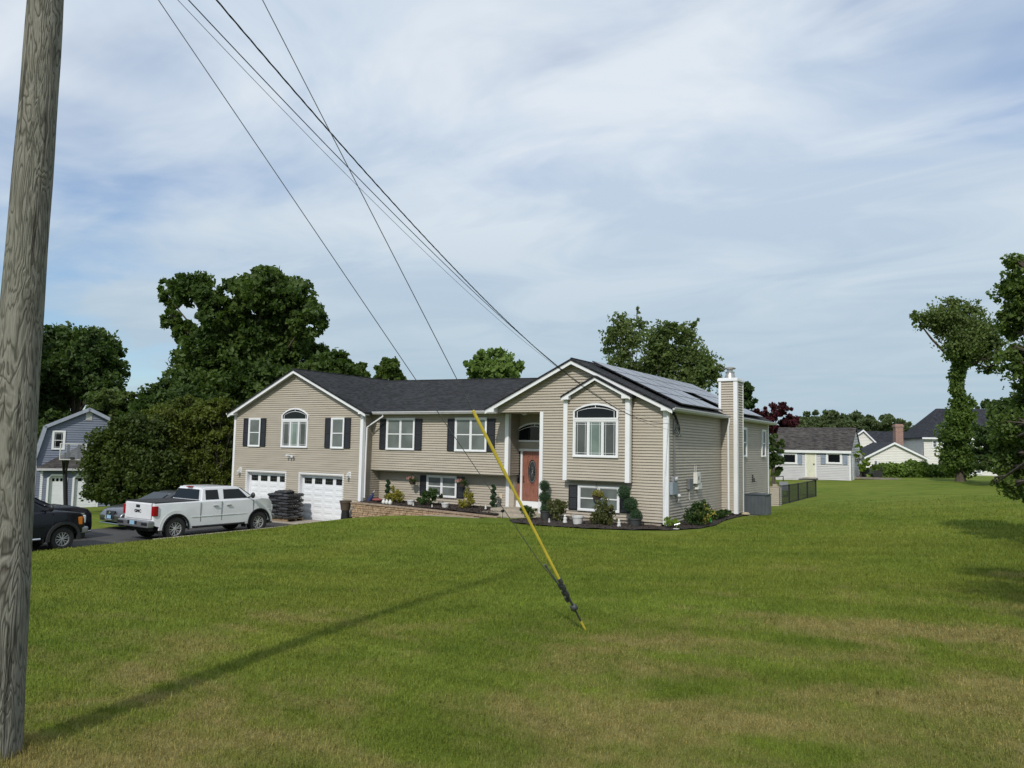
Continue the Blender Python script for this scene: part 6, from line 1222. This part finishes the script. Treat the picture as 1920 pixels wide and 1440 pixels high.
q = Lb.q; a = q(1622, 806); b = q(1730, 809); c = q(1652, 836); mb = MB(); mb.slab([(a[0]+.5, 2.0, c[1]-1.0), (b[0]+4, 2.0, c[1]-1.0), (b[0]+4, 6.0, a[1]), (a[0]+.5, 6.0, a[1])], .12); mb.build('roof', ROOFD, hb_)
mb = MB(); mb.box(a[0]+3, b[0]+4, 2.3, 6, gb, c[1]-1.1); mb.build('rear_wall', SIDC, hb_)
g = G('red_brick').set(.9, 0, .2); p = g.pos(True); br = g.n('ShaderNodeTexBrick'); br.inputs['Scale'].default_value = 1; br.inputs['Brick Width'].default_value = .32; br.inputs['Row Height'].default_value = .13; br.inputs['Mortar Size'].default_value = .02; br.inputs['Color1'].default_value = (.30, .11, .08, 1); br.inputs['Color2'].default_value = (.16, .07, .055, 1); br.inputs['Mortar'].default_value = (.42, .36, .32, 1)
sx_ = g.n('ShaderNodeSeparateXYZ'); g.L.new(p, sx_.inputs[0]); cb = g.n('ShaderNodeCombineXYZ'); g.L.new(g.math('ADD', sx_.outputs[0], sx_.outputs[1]), cb.inputs[0]); g.L.new(sx_.outputs[2], cb.inputs[1]); g.L.new(cb.outputs[0], br.inputs['Vector']); g.col(br.outputs['Color']); BRICK = g.m
x_, zt = La.q(1679, 795, 3); x2, zb = La.q(1694, 830, 3); mb = MB(); mb.box(x_, x2, 3, 4.1, zb-1.5, zt); mb.box(x_-.08, x2+.08, 2.92, 4.18, zt-.35, zt-.12); mb.build('chimney', BRICK, ha)
mb = MB(); mb.box(x_+.2, x2-.2, 3.2, 3.9, zt, zt+.12); mb.build('chimney_pot', darkmetal, ha)
Lc = Loc(1800, 884, 96, R(22)); q = Lc.q; hc = thing('large_neighbour_house', 'big two-storey white house with dark hipped roof behind the ivy-clad tree', 'house', Lc.o, R(22))
x0, ze = q(1727, 820); x1 = q(1925, 820)[0]; rx0, rz_ = q(1757, 766, 4.5); rx1 = x1-1.5; WH = mat('white_clapboard', (.60, .60, .56), .6, var=.05)
bwall(hc, SIDC, [(x0+.3, gb), (x1, gb), (x1, ze), (x0+.3, ze)], expo=.2); mb = MB(); mb.box(x0+.4, x1-.1, .1, 9, gb, ze-.05); mb.build('wall_core', SIDC, hc)
mb = MB(); mb.slab([(x0, -.4, ze), (x1+.4, -.4, ze), (rx1, 4.5, rz_), (rx0, 4.5, rz_)], .15); mb.slab([(x0, -.4, ze), (rx0, 4.5, rz_), (rx0, 5.0, rz_), (x0, 9.4, ze)], .15); mb.slab([(x0, 9.4, ze), (rx0, 5.0, rz_), (rx1, 5.0, rz_), (x1+.4, 9.4, ze)], .15); mb.build('roof', ROOFD, hc)
mb = MB(); mb.box(x0, x1+.3, -.48, -.40, ze-.22, ze); mb.build('fascia', white, hc)
for (a, b, c, d) in ((1747, 824, 1758, 840), (1830, 826, 1844, 849), (1790, 826, 1800, 841), (1828, 872, 1841, 889), (1862, 826, 1874, 842)): (p0, p1), (p2, p3) = q(a, b), q(c, d); window(hc, F(0, 0), p0, p2, p3, p1, glass=GLS, fr=.12, grille=True)
mb = MB(); a, b = q(1767, 806, 1.2); mb.box(a-.15, a+.15, .9, 1.3, b-.4, b+.3); mb.build('vent', white, hc)
# wood stand, dish, yard machinery, fence
p0 = at(1461, 902, 50); t = thing('metal_stand', 'dark metal frame stand on the lawn in front of the shed left window', 'metal stand', (p0.x, p0.y, gz(p0.x, p0.y)), R(20)); mb = MB(); k = 50/FPX
for xx in (-8*k, 8*k):
    for yy in (-.15, .15): mb.tube([(xx, yy, 0), (xx*.9, 0, .55), (xx*.9, 0, .8)], .03, 6)
mb.tube([(-8*k, 0, .8), (8*k, 0, .84)], .035, 6); mb.build('frame', darkmetal, t)
p0 = at(1613, 885, 57); t = thing('satellite_dish', 'round pale satellite dish on a post at the right end of the shed', 'satellite dish', (p0.x, p0.y, gz(p0.x, p0.y)), R(-10)); hh = at(1613, 860, 57).z-gz(p0.x, p0.y)
mb = MB(); mb.tube([(0, 0, 0), (0, 0, hh)], .035, 8); mb.build('post', darkmetal, t); mb = MB(Matrix.Translation((0, -.1, hh)) @ Matrix.Rotation(R(100), 4, 'X')); mb.lathe([(.001, -.09), (.15, -.075), (.28, -.03), (.36, 0), (.355, .01), (.27, -.02), (.001, -.08)], (0, 0, 0), 24); mb.build('dish', mat('dish_grey', (.55, .56, .56), .4), t, smooth=True)
mb = MB(); mb.tube([(0, -.15, hh-.3), (0, -.6, hh-.05)], .015, 5); mb.ball((0, -.6, hh-.03), .05); mb.build('feed_arm', darkmetal, t)
p0 = at(1632, 893, 57); t = thing('garden_tractor', 'dark old garden tractor parked in the clutter right of the shed', 'garden tractor', (p0.x, p0.y, gz(p0.x, p0.y)), R(12)); mb = MB(); mb.box(-.7, .1, -.3, .3, .35, .75); mb.box(.1, .8, -.35, .35, .3, .5); mb.build('body', mat('faded_green', (.03, .045, .03), .6), t, bevel=.05)
mb = MB(); mb.box(.35, .75, -.2, .2, .5, .6); mb.box(.7, .8, -.2, .2, .6, .95); mb.build('seat', rubber, t, bevel=.03); mb = MB(); mb.tube([(0, 0, .75), (.15, 0, 1.0)], .02, 6); mb.tube([(.15+.12*math.cos(2*PI*k/12)*.4, .14*math.sin(2*PI*k/12), 1.0+.1*math.cos(2*PI*k/12)) for k in range(13)], .015, 5); mb.build('steering_wheel', darkmetal, t)
for (xx, yy, rr) in ((.45, -.4, .32), (.45, .4, .32), (-.5, -.35, .22), (-.5, .35, .22)): mb = MB(); mb.lathe([(rr*.5, -.08), (rr, -.08), (rr, .08), (rr*.5, .08)], (xx, yy, rr), 20, 'y'); mb.build('wheel', rubber, t, smooth=True)
p0 = at(1640, 896, 56); t = thing('plank_pile', 'low pile of weathered planks on the grass right of the shed', 'planks', (p0.x, p0.y, gz(p0.x, p0.y)), R(8)); mb = MB()
for k in range(7): mb.box(-1.6+random.uniform(-.2, .2), 1.5+random.uniform(-.3, .3), -.3+.16*(k % 3), -.17+.16*(k % 3), .05*(k//3)+.01, .05*(k//3)+.05)
mb.build('planks', mat('grey_plank', (.22, .20, .17), .9), t)
# black mesh fence with its masonry end pier behind the house corner
pts = [(1463, 947, 39.6), (1480, 943.5, 41), (1497, 940, 42.4), (1514, 936, 43.8), (1530, 932, 44.6)]
W_ = [at(*q_) for q_ in pts]; fe = thing('mesh_fence', 'low black mesh fence on the lawn behind the far house corner', 'fence', W_[0]); O = W_[0]; H_ = .98
for k in range(5): p_ = W_[k]-O; mb = MB(); mb.box(p_.x-.03, p_.x+.03, p_.y-.03, p_.y+.03, p_.z-.2, p_.z+H_+.03); mb.build('post', blackp, fe)
for k in range(4):
    a, b = W_[k]-O, W_[k+1]-O; mb = MB(); n_ = 22; up = Vector((0, 0, 1)); mb.tube([a+up*H_, b+up*H_], .022, 4); mb.tube([a+up*.04, b+up*.04], .02, 4)
    for i in range(n_): c = a.lerp(b, i/n_); mb.tube([c+up*.04, c+up*H_], .0085, 3, cap=False)
    for i in range(11): z_ = up*(.08+i*.083); mb.tube([a+z_, b+z_], .007, 3, cap=False)
    mb.build('mesh_panel', blackp, fe)
a = W_[4]-O; mb = MB(); mb.box(a.x-.9, a.x+.05, a.y-.3, a.y+.3, a.z+H_+.0, a.z+H_+.06); mb.build('gate_shelf', blackp, fe)
p0 = at(1454.5, 946.5, 39.4); t = thing('end_pier', 'square tan sided pier at the near end of the black fence', 'pier', (p0.x, p0.y, p0.z-.05)); mb = MB(Matrix.Translation((0, -.22, 0))); siding(mb, [(-.22, 0), (.22, 0), (.22, .93), (-.22, .93)], expo=.104); mb.M = FM(.22, -.22, 0, PI/2); siding(mb, [(0, 0), (.44, 0), (.44, .93), (0, .93)], expo=.104); mb.M = Matrix(); mb.box(-.22, .22, -.2, .22, -.2, .93); mb.build('pier', SID, t); mb = MB(); mb.box(-.25, .25, -.25, .25, .93, .97); mb.box(-.12, .10, -.12, .12, .97, 1.1); mb.build('cap', PORCH, t)
p0 = at(1472, 934, 45); t = thing('patio_chair', 'grey patio chair seen through the black mesh fence', 'chair', (p0.x, p0.y, gz(p0.x, p0.y)), R(30)); lightgrey = plasticgrey; mb = MB(); mb.box(-.25, .25, -.25, .25, .40, .44); mb.build('seat', lightgrey, t); mb = MB(); mb.box(-.25, .25, .22, .26, .45, .9); mb.build('backrest', lightgrey, t)
for sx2 in (-.22, .22):
    for sy2 in (-.22, .22): mb = MB(); mb.tube([(sx2, sy2, 0), (sx2, sy2, .4)], .015, 5); mb.build('leg', lightgrey, t)

# ------------------------------------------------------------------ grass blades on the near lawn
NB = 560000
az = RS.uniform(YAW-R(38), YAW+R(37), NB); rr = 2.6*np.exp(RS.uniform(0, math.log(46/2.6), NB)); gx_ = CX+rr*np.sin(az); gy_ = CY+rr*np.cos(az)
ok = (gx_ > -15.15) & ~((gy_ > -2.75) & (gx_ < 1.35)) & (gy_ < 34) & (RS.uniform(0, 1, NB) > (rr-30)/16); gx_, gy_, rr = gx_[ok], gy_[ok], rr[ok]; n_ = len(gx_)
gzv = np.empty(n_)
# bilinear lookup in the lawn grid
ix = np.clip(np.searchsorted(gx, gx_)-1, 0, nx-2); iy = np.clip(np.searchsorted(gy, gy_)-1, 0, ny-2); tx = (gx_-gx[ix])/(gx[ix+1]-gx[ix]); ty = (gy_-gy[iy])/(gy[iy+1]-gy[iy])
gzv = GZ[iy, ix]*(1-tx)*(1-ty)+GZ[iy, ix+1]*tx*(1-ty)+GZ[iy+1, ix]*(1-tx)*ty+GZ[iy+1, ix+1]*tx*ty
sc_ = np.maximum(1, rr/4.5); wd = .0019*sc_*RS.uniform(.7, 1.4, n_); hg = .036*sc_**.32*RS.uniform(.5, 1.35, n_); an = RS.uniform(0, 2*PI, n_); ln = RS.uniform(0, .75, n_)*hg; la = RS.uniform(0, 2*PI, n_)
B = np.c_[gx_, gy_, gzv-.004]; S = np.c_[np.cos(an), np.sin(an), np.zeros(n_)]*wd[:, None]; Ld = np.c_[np.cos(la)*ln, np.sin(la)*ln, np.zeros(n_)]; nf = 900; an2 = RS.uniform(0, 2*PI, nf); rf = RS.uniform(.15, .34, nf); gx_[:nf] = pb.x+rf*np.cos(an2); gy_[:nf] = pb.y+rf*np.sin(an2); B[:nf] = np.c_[gx_[:nf], gy_[:nf], np.full(nf, gz(pb.x, pb.y)-.01)]; hg[:nf] = RS.uniform(.05, .13, nf)*(1-.4*(rf-.15)/.2); ln[:nf] = RS.uniform(0, .04, nf); wd[:nf] = .0022; S[:nf] = np.c_[np.cos(an[:nf]), np.sin(an[:nf]), np.zeros(nf)]*wd[:nf, None]; Ld[:nf] = np.c_[np.cos(la[:nf])*ln[:nf], np.sin(la[:nf])*ln[:nf], np.zeros(nf)]
U = np.c_[np.zeros((n_, 2)), hg]
V = np.stack([B-S, B+S, B+S*.7+Ld*.35+U*.6, B-S*.7+Ld*.35+U*.6, B+Ld+U*.95], 1).reshape(-1, 3); b_ = np.arange(n_)[:, None]*5
T = np.concatenate([b_+np.array([0, 1, 2]), b_+np.array([0, 2, 3]), b_+np.array([3, 2, 4])], 1).reshape(-1, 3)
me = bpy.data.meshes.new('grass'); me.vertices.add(len(V)); me.vertices.foreach_set('co', V.ravel()); fill(me, T)
g = G('grass_blades'); p = g.pos(); c, fine = lawn_colour(g, p); rnd = g.n('ShaderNodeTexWhiteNoise'); g.L.new(g.map(p, (40, 40, 0)), rnd.inputs['Vector']); g.N.remove(g.b)
c = g.mix(g.math('MULTIPLY', g.noise(p, 120, 1, .5, 0, .42, .66), .6), g.mix(g.noise(p, 5, 3, .6, .3, .38, .62), g.mix(1, c, (.62, .66, .6), 'MULTIPLY'), c), g.mix(1, c, (2.5, 2.2, 2.2), 'MULTIPLY')); d = g.n('ShaderNodeBsdfPrincipled'); d.inputs['Roughness'].default_value = .6; d.inputs['Specular IOR Level'].default_value = .2; g.L.new(c, d.inputs['Base Color'])
tr = g.n('ShaderNodeBsdfTranslucent'); g.L.new(c, tr.inputs[0]); x = g.n('ShaderNodeMixShader'); x.inputs[0].default_value = .35; g.L.new(d.outputs[0], x.inputs[1]); g.L.new(tr.outputs[0], x.inputs[2]); g.L.new(x.outputs[0], g.out.inputs[0])
me.materials.append(g.m); o = bpy.data.objects.new('grass', me); col.objects.link(o); tag(o, 'short mown lawn grass, drying brown in patches', 'grass', kind='stuff')
